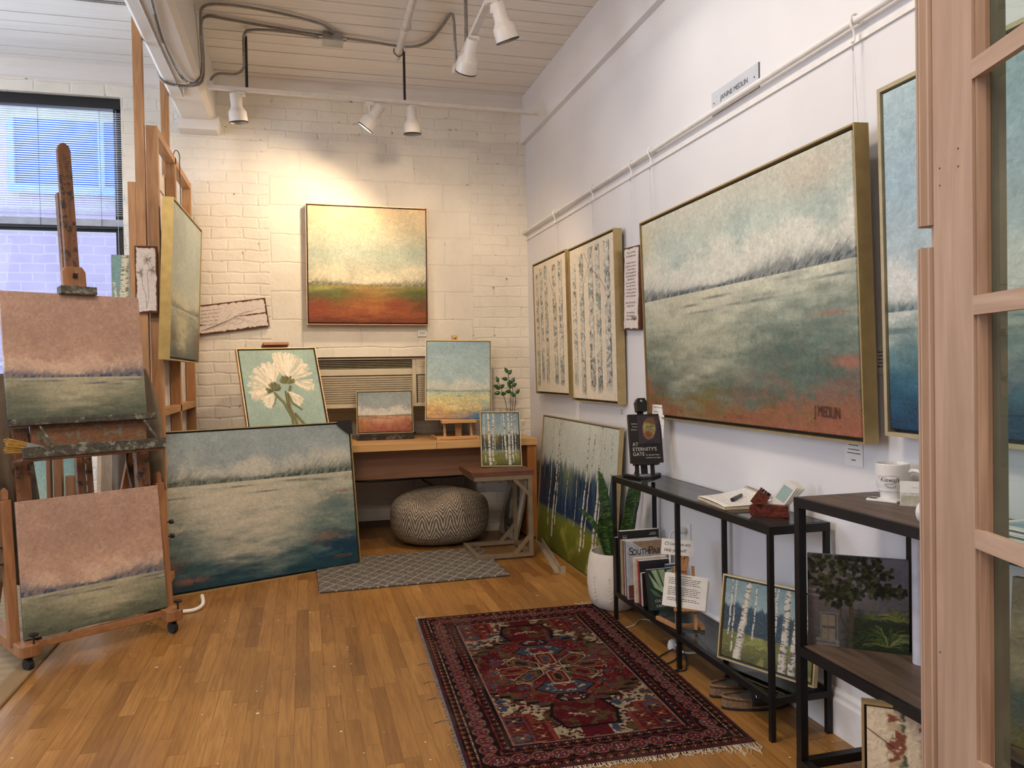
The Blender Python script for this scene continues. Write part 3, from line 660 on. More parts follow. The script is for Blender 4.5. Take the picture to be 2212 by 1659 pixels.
_b = basis((-0.348, 5.20, 0.909), rad(17.2), rad(23.1), rad(1.1)); MPE = _b @ Matrix.Translation((0, 0, -0.10))
picture('framed white peonies painting on an easel beside the air conditioner', MPE, 0.531, 0.643, np.clip(I, 0.002, 1), d=0.04, gap=0.010, fm=plain('rose gold leaf', (206, 170, 130), 0.38, 0.45))

# sunset marsh on the back wall
I = landscape(230, 230, 91, [(0.33, (214, 208, 178)), (0.6, (190, 202, 182)), (0.85, (222, 208, 168)), (1.0, (236, 206, 160))], 0.325,
    [(0.0, (112, 56, 30)), (0.25, (150, 78, 38)), (0.55, (138, 84, 40)), (0.78, (96, 108, 46)), (1.0, (160, 160, 84))], (232, 224, 192), (116, 112, 88), ch=0.14, th=0.035,
    path=((196, 122, 62), 0.52, 0.24, 0.55), patches=[(0.05, 0.14, 0.10, 0.07, (150, 58, 42), 0.8), (0.95, 0.16, 0.12, 0.09, (78, 58, 34), 0.6), (0.72, 0.16, 0.08, 0.05, (140, 52, 36), 0.6), (0.1, 0.24, 0.16, 0.05, (70, 96, 44), 0.7), (0.9, 0.25, 0.14, 0.05, (84, 100, 44), 0.7)])
MLS = basis((0.033, 5.80, 1.588), 0.0, 0.0, rad(-0.4))
picture('square framed sunset marsh painting hanging high on the brick wall', MLS, 0.878, 0.868, I, d=0.05, gap=0.008, fm=plain('copper leaf frame', (196, 158, 128), 0.4, 0.4))

# small field painting on the desk
I = landscape(150, 190, 95, [(0.4, (198, 200, 192)), (0.6, (170, 182, 184)), (1.0, (152, 166, 168))], 0.40,
    [(0.0, (150, 84, 66)), (0.5, (178, 116, 92)), (1.0, (206, 156, 124))], (222, 220, 210), (78, 82, 52), ch=0.20, th=0.02, vertical=True, cl=1.0,
    patches=[(0.05, 0.1, 0.16, 0.28, (168, 122, 48), 0.95), (0.98, 0.18, 0.14, 0.12, (120, 60, 46), 0.7), (0.45, 0.3, 0.2, 0.08, (222, 180, 150), 0.6)])
MSL = basis((0.369, 5.80, 0.788), rad(-2.9), rad(4.6))
picture('small framed field painting with a pink and ochre foreground standing on the desk', MSL, 0.413, 0.315, I, d=0.025, gap=0.005)

# beach painting on the table easel
I = landscape(210, 170, 99, [(0.36, (206, 210, 192)), (0.5, (176, 198, 198)), (1.0, (148, 178, 186))], 0.355,
    [(0.0, (190, 140, 104)), (0.3, (218, 188, 118)), (0.7, (222, 212, 150)), (1.0, (180, 198, 170))], (214, 216, 200), (134, 148, 146), ch=0.12, th=0.018, cl=0.7, streak=0.25,
    patches=[(1.0, 0.0, 0.50, 0.12, (58, 118, 152), 1.0), (0.95, 0.03, 0.30, 0.10, (58, 118, 152), 1.0), (0.0, 0.06, 0.22, 0.10, (206, 142, 102), 0.9), (0.9, 0.2, 0.2, 0.06, (150, 186, 176), 0.6)])
MYE = basis((0.840, 5.60, 0.887), rad(-8.6), rad(8.6), rad(-1.4))
picture('framed beach painting with yellow sand on the wooden table easel', MYE, 0.482, 0.588, I, d=0.03, gap=0.004)

def birchbase(ny, nx, seed, sky, mass, grass, hv, tv, dark=None):
    U, V = UVg(ny, nx); n1 = fbm(ny, nx, 6, 8, seed, 5); n2 = fbm(ny, nx, 5, 26, seed + 1, 4)
    I = grad(np.clip(V + 0.15 * (n1 - 0.5), 0, 1), sky) * (0.85 + 0.3 * n1)[..., None]
    dk = ss(0.03, -0.03, V - (tv + 0.12 * (n2 - 0.5))); I = mixc(I, mass, dk * 0.95); I = mixc(I, tuple(min(255, c * 1.7) for c in mass), dk * ss(0.5, 0.7, n2) * 0.5)
    gm = ss(0.012, -0.012, V - hv - 0.03 * (n2 - 0.5)); I = mixc(I, grass, gm); I = mixc(I, tuple(c * 0.6 for c in grass), gm * ss(0.6, 0.0, V / hv) * 0.7)
    return mixc(I, tuple(min(255, c * 1.35) for c in grass), gm * ss(0.55, 0.7, n1) * 0.7)
# small birch painting on the side table
I = birchbase(190, 140, 111, [(0.5, (172, 184, 180)), (0.8, (128, 156, 168)), (1.0, (120, 148, 162))], (36, 42, 36), (112, 112, 48), 0.24, 0.58)
U, V = UVg(190, 140); I = mixc(I, (134, 150, 130), np.exp(-((V - 0.26) / 0.03) ** 2) * 0.8); I = mixc(I, (138, 124, 50), np.exp(-((U - 0.12) / 0.09) ** 2 - ((V - 0.55) / 0.08) ** 2) * 0.8); I = mixc(I, (138, 124, 50), np.exp(-((U - 0.38) / 0.06) ** 2 - ((V - 0.52) / 0.10) ** 2) * 0.8)
I = birches(190, 140, 113, I, [(0.07, 0.010, -0.01, 0.05, 1), (0.19, 0.032, -0.03, 0.0, 1), (0.29, 0.022, 0.03, 0.06, 1), (0.34, 0.010, 0.0, 0.3, 1), (0.54, 0.008, 0, 0.25, 1), (0.62, 0.024, -0.06, 0.08, 1), (0.73, 0.034, 0.0, 0.0, 1), (0.82, 0.024, 0.0, 0.05, 1), (0.90, 0.012, 0.0, 0.15, 1)], bark=(206, 206, 194))
picture('small framed birch grove painting standing on the walnut side table', basis((1.154, 5.165, 0.585), rad(-4.9), rad(17.0), rad(-1.4)), 0.279, 0.385, I, d=0.035, gap=0.005, fm=SILV)

# birches on the glass shelf of the console
I = birchbase(170, 230, 121, [(0.4, (178, 186, 178)), (0.8, (128, 150, 152)), (1.0, (114, 140, 146))], (28, 52, 66), (106, 106, 54), 0.34, 0.68)
I = birches(170, 230, 123, I, [(0.075, 0.011, 0.02, 0.28, 1), (0.12, 0.010, 0.02, 0.08, 1), (0.235, 0.040, 0.10, 0.0, 1), (0.36, 0.010, 0.04, 0.3, 1), (0.56, 0.010, 0.04, 0.2, 1), (0.60, 0.012, 0.02, 0.14, 1), (0.71, 0.038, 0.04, 0.0, 1), (0.82, 0.034, 0.06, 0.0, 1), (0.925, 0.013, 0.05, 0.24, 1)], bark=(198, 192, 176), mark=(56, 56, 54))
MCB = basis((1.453, 2.583, 0.160), rad(-70), rad(10.0), rad(2.0))
p = picture('framed birch trunks painting standing on the glass lower shelf of the console', MCB, 0.400, 0.305, I, d=0.02, gap=0.008)

# tree study, unframed, on the dark shelf unit
ny, nx = 190, 190
U, V = UVg(ny, nx); n1 = fbm(ny, nx, 6, 6, 131, 5); n2 = fbm(ny, nx, 16, 16, 132, 4)
I = grad(V, [(0, (58, 60, 52)), (0.4, (92, 90, 92)), (1, (120, 120, 128))]) * (0.85 + 0.3 * n1)[..., None]
I = mixc(I, (88, 82, 84), ss(0.42, 0.36, U) * 0.7)
for (a, b_) in (((0.0, 0.62), (0.42, 0.56)), ((0.0, 0.56), (0.4, 0.51)), ((0.08, 0.86), (0.35, 0.70))): line(I, [a, b_], 0.008, (140, 132, 130), 0.7)
for (x0, z0) in ((0.145, 0.08), (0.215, 0.08), (0.145, 0.23), (0.215, 0.23)):
    for y_ in np.linspace(z0, z0 + 0.11, 14): line(I, [(x0, y_), (x0 + 0.055, y_)], 0.005, (142, 130, 112), 0.7)
line(I, [(0.13, 0.37), (0.30, 0.37), (0.30, 0.06), (0.13, 0.06), (0.13, 0.37)], 0.005, (92, 122, 118), 0.9)
line(I, [(0.10, 0.02), (0.30, 0.02), (0.30, 0.06), (0.10, 0.07)], 0.016, (126, 122, 116), 0.7)
I = mixc(I, (34, 46, 26), ss(0.48, 0.30, V + 0.20 * (n2 - 0.5)) * ss(0.30, 0.48, U + 0.1 * (n2 - 0.5)) * 0.9)
line(I, [(0.43, 0.02), (0.44, 0.4), (0.42, 0.8)], 0.024, (72, 66, 52)); line(I, [(0.42, 0.16), (0.34, 0.32), (0.33, 0.5)], 0.007, (60, 54, 42)); line(I, [(0.44, 0.5), (0.6, 0.66), (0.75, 0.8)], 0.008, (60, 54, 42))
rs = np.random.RandomState(9)
for k in range(560):
    a = rs.rand() * 2 * PI; r = rs.rand() ** 0.5; cx, cy = (0.40 + 0.46 * r * math.cos(a), 0.80 + 0.27 * r * math.sin(a)) if k % 3 else (0.80 + 0.18 * r * math.cos(a), 0.66 + 0.07 * r * math.sin(a)) if k % 2 else (0.30 + 0.16 * r * math.cos(a), 0.56 + 0.12 * r * math.sin(a))
    if rs.rand() < 0.2: continue
    t = rs.rand() * 6; d = 0.024; line(I, [(cx, cy), (cx + d * math.cos(t), cy + d * math.sin(t))], 0.019, [(26, 32, 22), (38, 46, 28), (62, 70, 40), (20, 26, 18)][rs.randint(4)], 0.9)
for (cx, cy, R_, n, cs) in ((0.88, 0.34, 0.26, 46, [(112, 120, 58), (138, 140, 78), (76, 90, 44)]), (0.80, 0.06, 0.34, 90, [(48, 72, 38), (96, 112, 60), (30, 44, 26), (130, 138, 84)]), (0.55, 0.08, 0.24, 40, [(30, 42, 26), (52, 66, 40)]), (0.65, 0.34, 0.16, 30, [(66, 80, 42), (90, 100, 56)])):
    for k in range(n):
        a = 0.1 + 2.9 * rs.rand(); r = R_ * (0.4 + 0.6 * rs.rand()); e = (cx + r * math.cos(a), cy + r * math.sin(a) * 0.85)
        line(I, [(cx, cy), (cx + 0.55 * (e[0] - cx), cy + 0.75 * (e[1] - cy)), (e[0], e[1] - 0.04)], 0.0035, cs[rs.randint(len(cs))], 0.85)
picture('unframed canvas of a dark leafy tree by a house on the metal shelf unit', basis((1.440, 2.020, 0.400), rad(-39), rad(-1.1)), 0.270, 0.272, np.clip(I, 0.002, 1), d=0.016, framed=False)

# cream and rust birch abstract under the shelf unit
ny, nx = 200, 110
U, V = UVg(ny, nx); I = flat(ny, nx, (236, 222, 194), 0.06, 141); n2 = fbm(ny, nx, 14, 8, 142, 4); n3 = fbm(ny, nx, 20, 14, 143, 4)
for (u, w) in ((0.24, 0.09), (0.53, 0.12), (0.86, 0.11)):
    x = (U - u) / w + 0.9 * (n3 - 0.5); b_ = ss(1.0, 0.75, np.abs(x)); I = mixc(I, (186, 160, 120), b_ * 0.6); I = mixc(I, (132, 62, 50), b_ * ss(0.5, 0.58, n2) * 0.9)
    I = mixc(I, (52, 84, 70), b_ * ss(0.50, 0.42, n2) * ss(0.1, 0.6, x) * 0.9); I = mixc(I, (236, 224, 198), b_ * ss(0.6, 0.66, n3))
line(I, [(0.0, 0.83), (0.22, 0.70)], 0.004, (70, 52, 44)); line(I, [(0.55, 0.74), (0.72, 0.86)], 0.004, (70, 52, 44))
picture('framed cream birch abstract with rust marks standing under the shelf unit', basis((1.335, 1.66, 0.045), rad(-38), rad(3)), 0.30, 0.335, np.clip(I, 0.002, 1), d=0.03, gap=0.006)

# nest drawing under the desk
ny, nx = 170, 150
U, V = UVg(ny, nx); I = flat(ny, nx, (196, 186, 172), 0.10, 151)
rs = np.random.RandomState(3)
for k in range(170):
    a0 = rs.rand() * 6.28; r = 0.20 + 0.24 * rs.rand(); sp = 1 + 1.6 * rs.rand(); p_ = []
    for t in np.linspace(0, sp, 12): p_.append((0.52 + r * 0.86 * math.cos(a0 + t) + 0.01 * rs.randn(), 0.50 + r * 1.05 * math.sin(a0 + t) + 0.01 * rs.randn()))
    line(I, p_, 0.0035, (34, 28, 26), 0.7)
I = mixc(I, (40, 34, 32), np.exp(-(((U - 0.5) / 0.17) ** 2 + ((V - 0.5) / 0.22) ** 2) ** 2) * 0.85)
I = mixc(I, (190, 182, 170), ss(1.1, 0.85, ((U - 0.47) / 0.085) ** 2 + ((V - 0.55) / 0.12) ** 2)); I = mixc(I, (176, 168, 156), ss(1.1, 0.85, ((U - 0.53) / 0.08) ** 2 + ((V - 0.40) / 0.10) ** 2))
picture('dark nest drawing leaning against the right end of the desk, under the tabletop', basis((1.425, 5.83, 0.0), rad(-86), rad(13)), 0.36, 0.44, np.clip(I, 0.002, 1), d=0.03, framed=False)

# pictures behind the easel
I = grad(np.clip(UVg(120, 110)[1] + 0.2 * (fbm(120, 110, 5, 5, 161, 5) - 0.5), 0, 1), [(0, (206, 214, 168)), (0.45, (190, 220, 200)), (1, (120, 184, 184))])
picture('pale turquoise canvas seen through the gap in the studio easel', basis((-1.53, 4.82, 0.42), rad(4), rad(8)), 0.335, 0.50, I, d=0.02, framed=False)
I = birches(150, 90, 171, flat(150, 90, (128, 168, 166), 0.12, 170), [(0.38, 0.14, 0.10, 0, 1), (0.86, 0.05, 0.05, 0, 1), (0.1, 0.05, -0.28, 0, 0.6)], bark=(226, 222, 194), mark=(90, 86, 60))
MTB = basis((-0.985, 4.62, 1.52), rad(8), rad(3))
picture('small teal birch canvas propped high behind the pink canvas and the window', MTB, 0.165, 0.375, I, d=0.018, framed=False)

# ------------------------------------------------------------------ furniture and things
OAK = wood('easel beech', (134, 90, 56), (160, 112, 72), 'z', 1.0, 0.5)
OAKX = wood('easel beech across', (134, 90, 56), (160, 112, 72), 'x', 1.0, 0.5)
MAST = wood('stained easel mast', (96, 62, 38), (132, 88, 54), 'z', 1.0, 0.55, spots=(40, 34, 30))
DIRTY = wood('paint caked tray wood', (52, 50, 44), (84, 80, 68), 'x', 1.6, 0.7, spots=(128, 128, 116), bump=0.002)
DIRTB = wood('paint stained board', (104, 70, 46), (134, 92, 60), 'x', 1.4, 0.65, spots=(112, 112, 96))
LBW = wood('light pine', (196, 150, 98), (214, 172, 120), 'x', 1.0, 0.45)
LBWZ = wood('light pine upright', (184, 138, 90), (208, 164, 114), 'z', 1.0, 0.45)
BRASS = plain('brass knob', (190, 150, 80), 0.3, 0.9)
STEEL = plain('steel', (168, 168, 166), 0.32, 0.8)
DKM = plain('dark metal', (38, 37, 36), 0.5, 0.3)
RUB = plain('black rubber', (26, 26, 27), 0.6)

# studio easel on castors
E0 = basis((-1.166, 3.732, 0.12), rad(33), rad(7))
EU = Vector((math.cos(rad(33)), math.sin(rad(33)), 0)); EN = Vector((math.sin(rad(33)), -math.cos(rad(33)), 0))
EF = Matrix((EU, -EN, Vector((0, 0, 1)))).transposed().to_4x4(); EF.translation = Vector((-1.166, 3.732, 0))
ez = root('studio_easel', 'large wooden studio easel on castors holding the two pink canvases', 'easel', (-0.9, 3.95, 0))
def e_(*a): return MB(E0).box(*a)
for a in (0.015, 0.53): e_(a, a + 0.06, 0.035, 0.08, -0.02, 0.905).build('upright', MAST, ez, bevel=0.003)
for a in (-0.048, 0.612): e_(a, a + 0.04, 0.03, 0.075, -0.02, 0.60).prism([(a + 0.008, 0.60), (a + 0.032, 0.60), (a + 0.032, 0.64), (a + 0.02, 0.655), (a + 0.008, 0.64)], 0.035, 0.07).build('side_post', OAK, ez, bevel=0.003)
e_(0.268, 0.300, 0.05, 0.085, 0.02, 2.01).build('mast', MAST, ez, bevel=0.002)
mm = MB(E0); mm.prism([(0.272, 0.92), (0.334, 0.92), (0.330, 2.21), (0.323, 2.235), (0.30, 2.25), (0.280, 2.235), (0.272, 2.21)], 0.02, 0.045); mm.build('sliding_mast', MAST, ez, bevel=0.003)
e_(0.305, 0.335, 0.05, 0.085, 0.02, 0.90).build('ratchet_post', MAST, ez, bevel=0.002)
mb = MB(E0)
mb.prism([(0.300, 0.28)] + [q for k in range(12) for q in ((0.307, 0.30 + k * 0.05), (0.307, 0.322 + k * 0.05), (0.3015, 0.33 + k * 0.05), (0.3015, 0.342 + k * 0.05))] + [(0.300, 0.90)], 0.045, 0.06)
mb.build('ratchet', STEEL, ez)
mb = MB(E0).prism([(0.248, 1.545), (0.350, 1.545), (0.350, 1.62), (0.335, 1.645), (0.264, 1.645), (0.248, 1.62)], 0.0, 0.022); cb_ = mb.build('clamp_block', OAK, ez, bevel=0.003)
mb = MB(E0)
for k in range(4): a = k * PI / 2 + 0.6; mb.bar((0.30, -0.012, 1.60), (0.30 + 0.012 * math.cos(a), -0.012, 1.60 + 0.012 * math.sin(a)), 0.007, 0.014, up=(0, 1, 0))
mb.build('knob', DKM, cb_)
e_(0.226, 0.382, -0.035, 0.02, 1.508, 1.545).build('top_clip', DIRTY, ez, bevel=0.003)
mb = e_(-0.003, 0.612, -0.035, 0.03, 0.912, 0.94); mb.build('canvas_ledge', DIRTY, ez, bevel=0.003)
e_(0.08, 0.575, 0.01, 0.03, 0.800, 0.912).build('back_board', DIRTB, ez)
tr = e_(0.0, 0.60, -0.13, 0.01, 0.755, 0.768).build('tray', DIRTB, ez)
e_(0.0, 0.60, -0.145, -0.125, 0.765, 0.812).build('tray_lip', DIRTY, tr, bevel=0.002)
for a in (0.105, 0.555): MB(E0).tube([(a, -0.02, 0.91), (a + 0.005, -0.05, 0.88), (a + 0.03, -0.10, 0.80)], 0.006, 8, smooth=6).build('tray_bracket', DIRTY, tr)
e_(-0.03, 0.64, 0.0, 0.03, -0.045, -0.012).build('bottom_rail', OAKX, ez, bevel=0.003)
e_(0.03, 0.60, 0.06, 0.09, 0.30, 0.345).build('cross_rail', OAKX, ez, bevel=0.003)
for a in (-0.03, 0.585):
    rn = MB(EF).prism([(a - 0.01, -0.06), (a + 0.0, -0.075), (a + 0.055, -0.075), (a + 0.07, -0.06), (a + 0.07, 0.0), (a + 0.06, 0.7), (a + 0.0, 0.7), (a - 0.01, 0.0)], 0.065, 0.115, 'xy').build('runner', OAK, ez, bevel=0.004)
    for b_ in (-0.035, 0.65):
        pass
        mb = MB(EF); c0 = Vector((a + 0.03, b_, 0.027))
        mb.lathe([(0.012, -0.012), (0.026, -0.011), (0.027, 0), (0.026, 0.011), (0.012, 0.012)], c0, (1, 0.25, 0), 20); mb.box(a + 0.012, a + 0.048, b_ - 0.008, b_ + 0.008, 0.052, 0.066)
        mb.build('castor', RUB, rn)
    kn = MB(EF); kn.lathe([(0.004, 0.115), (0.004, 0.145), (0.018, 0.15), (0.020, 0.158), (0.008, 0.162)], (a + 0.045, -0.062, 0), n=14); kn.build('knob', DKM, rn)
for a in (0.05, 0.55):
    MB().bar(E0 @ Vector((a, 0.08, 0.85)), EF @ Vector((a, 0.62, 0.115)), 0.03, 0.02).build('back_stay', OAK, ez)
for z in (0.33, 0.40):
    MB(E0).lathe([(0.004, 0.0), (0.004, 0.02), (0.012, 0.021), (0.012, 0.036)], (0.652, 0.05, z), (1, 0, 0), 12).build('wing_knob', DKM, ez)
    MB(E0).lathe([(0.004, 0.0), (0.004, 0.02), (0.012, 0.021), (0.012, 0.036)], (-0.048, 0.05, z), (-1, 0, 0), 12).build('wing_knob', DKM, ez)
# things lying on the easel tray
br = root('bristle_brush', 'wide yellow bristled paintbrush lying on the easel tray', 'brush', tuple(E0 @ Vector((0.1, -0.08, 0.77))))
HND = plain('painted handle', (120, 122, 100), 0.5)
MB(E0).prism([(0.02, 0.790), (0.085, 0.786), (0.10, 0.812), (0.03, 0.836)], -0.10, -0.06).build('ferrule', STEEL, br)
mb = MB(E0)
for k in range(46):
    t = k / 45.0; mb.bar((0.022 + 0.01 * t, -0.10 + 0.04 * random.random(), 0.792 + 0.042 * t), (-0.052 + 0.03 * random.random() * t, -0.105 + 0.05 * random.random(), 0.80 + 0.058 * t + random.uniform(-0.004, 0.004)), 0.0022, 0.0022)
mb.build('bristles', plain('straw bristle', (186, 146, 70), 0.8), br)
MB(E0).prism([(0.085, 0.787), (0.30, 0.772), (0.30, 0.784), (0.10, 0.812)], -0.088, -0.072).build('handle', HND, br, bevel=0.003)
tp = MB(E0); tp.lathe([(0.014, -0.010), (0.026, -0.010), (0.026, 0.010), (0.014, 0.010)], (0.262, -0.06, 0.796), (0, 1, 0.1), 24, caps=False)
tp.build('tape_roll', plain('grey tape', (150, 148, 140), 0.6), label='small grey tape roll standing on the easel tray', cat='tape roll')
# cloths hanging behind the canvases
CL = plain('taupe cloth', (112, 98, 82), 0.9, 0, 0.08, 9, 0.001, 200)
def cloth(name, label, M, w, h, folds, taper=0.2, seed=1, dep=0.03):
    rs = random.Random(seed); ph = [rs.uniform(0, 6) for _ in range(4)]
    def f(s, t):
        wd = w * (1 - taper * (t - 0.3) ** 2 * 3 if t > 0.3 else 1)
        x = (s - 0.5) * wd + 0.02 * math.sin(5 * t + ph[0]); z = -h * (1 - t) - 0.03 * math.sin(s * 5 + ph[1]) * (1 - t)
        y = dep * (0.4 + (1 - t)) * math.sin(folds * s * 6.28 + ph[2] + 1.5 * t) + 0.4 * dep * math.sin(9 * s + 7 * t + ph[3])
        return M @ Vector((x, y, z))
    return MB().sheet(f, 70, 50).build(name, CL, label=label, cat='cloth', solid=0.003)
cloth('draped_cloth', 'taupe work apron hanging off the left side of the easel', E0 @ Matrix.Translation((-0.085, 0.115, 1.16)), 0.42, 0.92, 2.2, 0.1, 3)
cloth('draped_cloth', 'taupe cloth hanging behind the right upright of the easel', E0 @ Matrix.Translation((0.62, 0.14, 1.18)), 0.17, 0.62, 2.0, 0.5, 5)
cloth('draped_cloth', 'brown cloth seen through the gap under the easel tray', Matrix.Translation((-0.92, 4.75, 0.98)), 0.20, 0.75, 2.5, -0.3, 9, 0.02)

# second easel behind, holding the turquoise canvas
e2 = root('studio_easel', 'second wooden easel glimpsed through the gap below the tray', 'easel', (-1.37, 4.7, 0))
for x, w, z1 in ((-1.352, 0.022, 1.02), (-1.318, 0.042, 1.05), (-1.262, 0.05, 0.70)): MB().box(x, x + w, 4.72, 4.76, 0, z1).build('upright', OAK, e2, bevel=0.003)
MB().box(-1.54, -1.19, 4.74, 4.80, 0.37, 0.41).build('canvas_ledge', OAKX, e2)
for x in (-1.50, -1.24): MB().bar((x, 4.76, 0.39), (x, 5.2, 0.0), 0.03, 0.03).build('leg', OAK, e2)
MB().lathe([(0.003, 0), (0.003, 0.02), (0.014, 0.022), (0.014, 0.04)], (-1.21, 4.73, 0.60), (1, 0, 0), 12).build('knob', DKM, e2)
MB().bar((-1.10, 4.9, 0), (-1.10, 5.05, 1.0), 0.02, 0.5, up=(0, 0.15, 1)).build('leaning_panel', plain('cream panel', (226, 198, 160), 0.6), label='cream panel standing behind the easel, right of the turquoise canvas', cat='panel')

# wooden display frame with old white doors
FR = wood('display frame oak', (158, 112, 70), (188, 142, 94), 'z', 1.0, 0.45); FRY = wood('display frame oak rail', (158, 112, 70), (188, 142, 94), 'y', 1.0, 0.45)
df = root('display_frame', 'tall pale wooden display frame standing below the white ceiling beam', 'display frame', (-0.79, 5.0, 0))
for y in (4.50, 5.10, 5.76): MB().box(-0.776, -0.720, y, y + 0.042, 0, 2.56).build('stile', FR, df, bevel=0.002)
for z in (0.10, 1.02, 2.515): MB().box(-0.776, -0.720, 4.542, 5.76, z, z + 0.042).build('rail', FRY, df, bevel=0.002)
MB().box(-0.824, -0.778, 4.455, 4.495, 0, 3.329).build('tall_post', FR, df, bevel=0.002)
MB().box(-0.826, -0.780, 5.30, 5.34, 0, 3.329).build('tall_post', FR, df, bevel=0.002)
MB().box(-0.862, -0.826, 4.46, 4.485, 0, 2.25).build('thin_post', FR, df)
def old_door(y0, y1, z1, label):
    d = root('panelled_door', label, 'door', (-0.80, (y0 + y1) / 2, 0)); m = plain('old white door paint', (224, 214, 208), 0.45, 0, 0.04)
    MB().box(-0.812, -0.790, y0, y1, 0.0, z1).build('leaf', m, d)
    mb = MB()
    for a, b_ in ((0.12, 0.95), (1.05, 1.55), (1.65, z1 - 0.12)):
        mb.box(-0.790, -0.781, y0 + 0.09, y1 - 0.09, b_, b_ + 0.10); mb.box(-0.790, -0.785, y0 + 0.14, y1 - 0.14, a + 0.05, b_ - 0.05)
    mb.box(-0.790, -0.781, y0, y0 + 0.09, 0, z1).box(-0.790, -0.781, y1 - 0.09, y1, 0, z1)
    mb.build('panel', m, d)
old_door(4.56, 5.16, 2.44, 'old white panelled door standing behind the near bay of the display frame'); old_door(5.22, 5.83, 2.40, 'old white panelled door behind the far bay of the display frame')
HK = MB(); HK.tube([(-0.74, 5.10, 2.53), (-0.72, 5.12, 2.60), (-0.70, 5.14, 2.58), (-0.70, 5.14, 2.50), (-0.692, 5.10, 2.2)], 0.003, 6, smooth=6); HK.build('hanging_hook', DKM, label='black wire hook over the display frame holding the gold framed painting', cat='hook')

# whitewashed planks
def plank_img(ny, nx, seed, kind):
    U, V = UVg(ny, nx); asp = nx / ny; I = flat(ny, nx, (230, 220, 212), 0.06, seed); n = fbm(ny, nx, 12, 12 * asp, seed + 2, 4)
    ex = np.minimum(U, 1 - U) * asp; ey = np.minimum(V, 1 - V); e = np.minimum(ex, ey)
    k_ = {'h': 1.0, 'f': 0.55, 'v': 0.40}[kind]; br_ = ss(0.060 * k_, 0.040 * k_, e + 0.09 * k_ * (n - 0.5))
    if kind == 'h': br_ = np.maximum(br_, ss(0.03, 0.015, np.abs(V - 0.48) + 0.05 * (n - 0.45)) * ss(0.5, 0.75, U)); br_ = np.maximum(br_, ss(0.03, 0.015, np.abs(V - 0.33) + 0.05 * (n - 0.45)) * ss(0.16, 0.1, U))
    I = mixc(I, (96, 60, 38), br_); inkc = (128, 112, 106); rs = np.random.RandomState(seed)
    if kind == 'h':
        for k in range(5): scribble(I, 0.03, 0.40 - 0.02 * k, 0.80 - 0.12 * k, 0.05, inkc, 0.007, seed + k)
        for k in range(9):
            x, y_ = 0.20 + 0.05 * k, 0.16 + 0.04 * k; pts = [(0.1, 0.14), (x, y_)]
            for j in range(5): x += 0.05 + 0.03 * rs.rand(); y_ += 0.05 * rs.randn() + 0.02; pts.append((min(x, 0.95), min(max(y_, 0.1), 0.9)))
            line(I, pts, 0.006, inkc, 0.6)
    elif kind == 'f':
        for sx in (0.42, 0.55): line(I, [(0.48, 0.06), (sx + 0.05, 0.25), (sx - 0.1 if sx < 0.5 else sx + 0.02, 0.42), (sx - 0.12 if sx < 0.5 else 0.55, 0.62)], 0.004, inkc, 0.8)
        for (cx, cy, r) in ((0.55, 0.80, 0.2), (0.25, 0.60, 0.18), (0.75, 0.64, 0.18)):
            for k in range(26):
                a = rs.rand() * 6.28; line(I, [(cx, cy), (cx + r * math.cos(a) * (0.6 + 0.5 * rs.rand()), cy + 0.45 * r * math.sin(a) * (0.6 + 0.5 * rs.rand()))], 0.0035, inkc, 0.6)
    else:
        for k in range(21):
            if k in (2, 14, 17): continue
            w = 0.22 + 0.12 * rs.rand(); scribble(I, 0.48 - w, 0.48 + w, 0.93 - 0.040 * k, 0.018, inkc, 0.0026, seed + k)
        scribble(I, 0.55, 0.9, 0.14, 0.05, (70, 50, 45), 0.004, seed + 60)
    return np.clip(I, 0.002, 1)
PM = paintmat('whitewash', 0.7, 0.0008, 80, 0.2)
def plank(label, M, w, h, img):

    o = colorgrid('whitewashed_plank', M, w, h, img, 0.02, PM, None); props(o, label, 'sign'); return o
plank('whitewashed plank with lettering and drawn branches, tilted on the brick wall', basis((-0.72, 5.83, 1.512), 0, 0, rad(7.5)), 0.50, 0.205, plank_img(90, 220, 7, 'h'))
plank('whitewashed board with a drawn flower fixed to the display frame post', basis((-0.832, 4.43, 1.565), rad(2), 0, 0), 0.108, 0.348, plank_img(170, 60, 17, 'f'))
plank('narrow vertical whitewashed plank of handwriting between the birch pair and the largest marsh', basis((1.675, 3.93, 1.44), rad(-90), 0, rad(-3)), 0.20, 0.435, plank_img(210, 90, 27, 'v'))

# air conditioner in the wall
ac = root('air_conditioner', 'beige through-wall air conditioner under the sunset painting', 'air conditioner', (0.5, 6.0, 0.96))
ACM = plain('beige plastic', (206, 196, 172), 0.4, 0, 0.02); ACD = plain('dark vent', (46, 42, 34), 0.7)
ay = 5.895
mb = MB(); mb.box(-0.20, 1.255, ay + 0.03, 6.30, 0.975, 1.345); mb.box(-0.17, 0.795, ay, ay + 0.029, 1.215, 1.262); mb.box(0.825, 1.225, ay, ay + 0.029, 1.215, 1.33); mb.box(-0.20, 1.255, ay, ay + 0.029, 0.975, 1.0)
for a_, b_ in ((0.795, 0.825), (-0.20, -0.17), (1.225, 1.255)): mb.box(a_, b_, ay, ay + 0.029, 1.0, 1.33)
mb.box(-0.20, 1.255, ay, ay + 0.029, 1.33, 1.345)
mb.build('housing', ACM, ac, bevel=0.003)
MB().box(-0.17, 0.795, ay + 0.026, ay + 0.029, 1.262, 1.33).box(-0.17, 1.225, ay + 0.026, ay + 0.029, 1.0, 1.215).build('opening', ACD, ac)
mb = MB()
for k in range(5): mb.box(-0.17, 0.79, ay + 0.004, ay + 0.024, 1.266 + 0.0125 * k, 1.2715 + 0.0125 * k)
mb.build('outlet_louvre', plain('olive louvre', (150, 140, 112), 0.5), ac)
mb = MB()
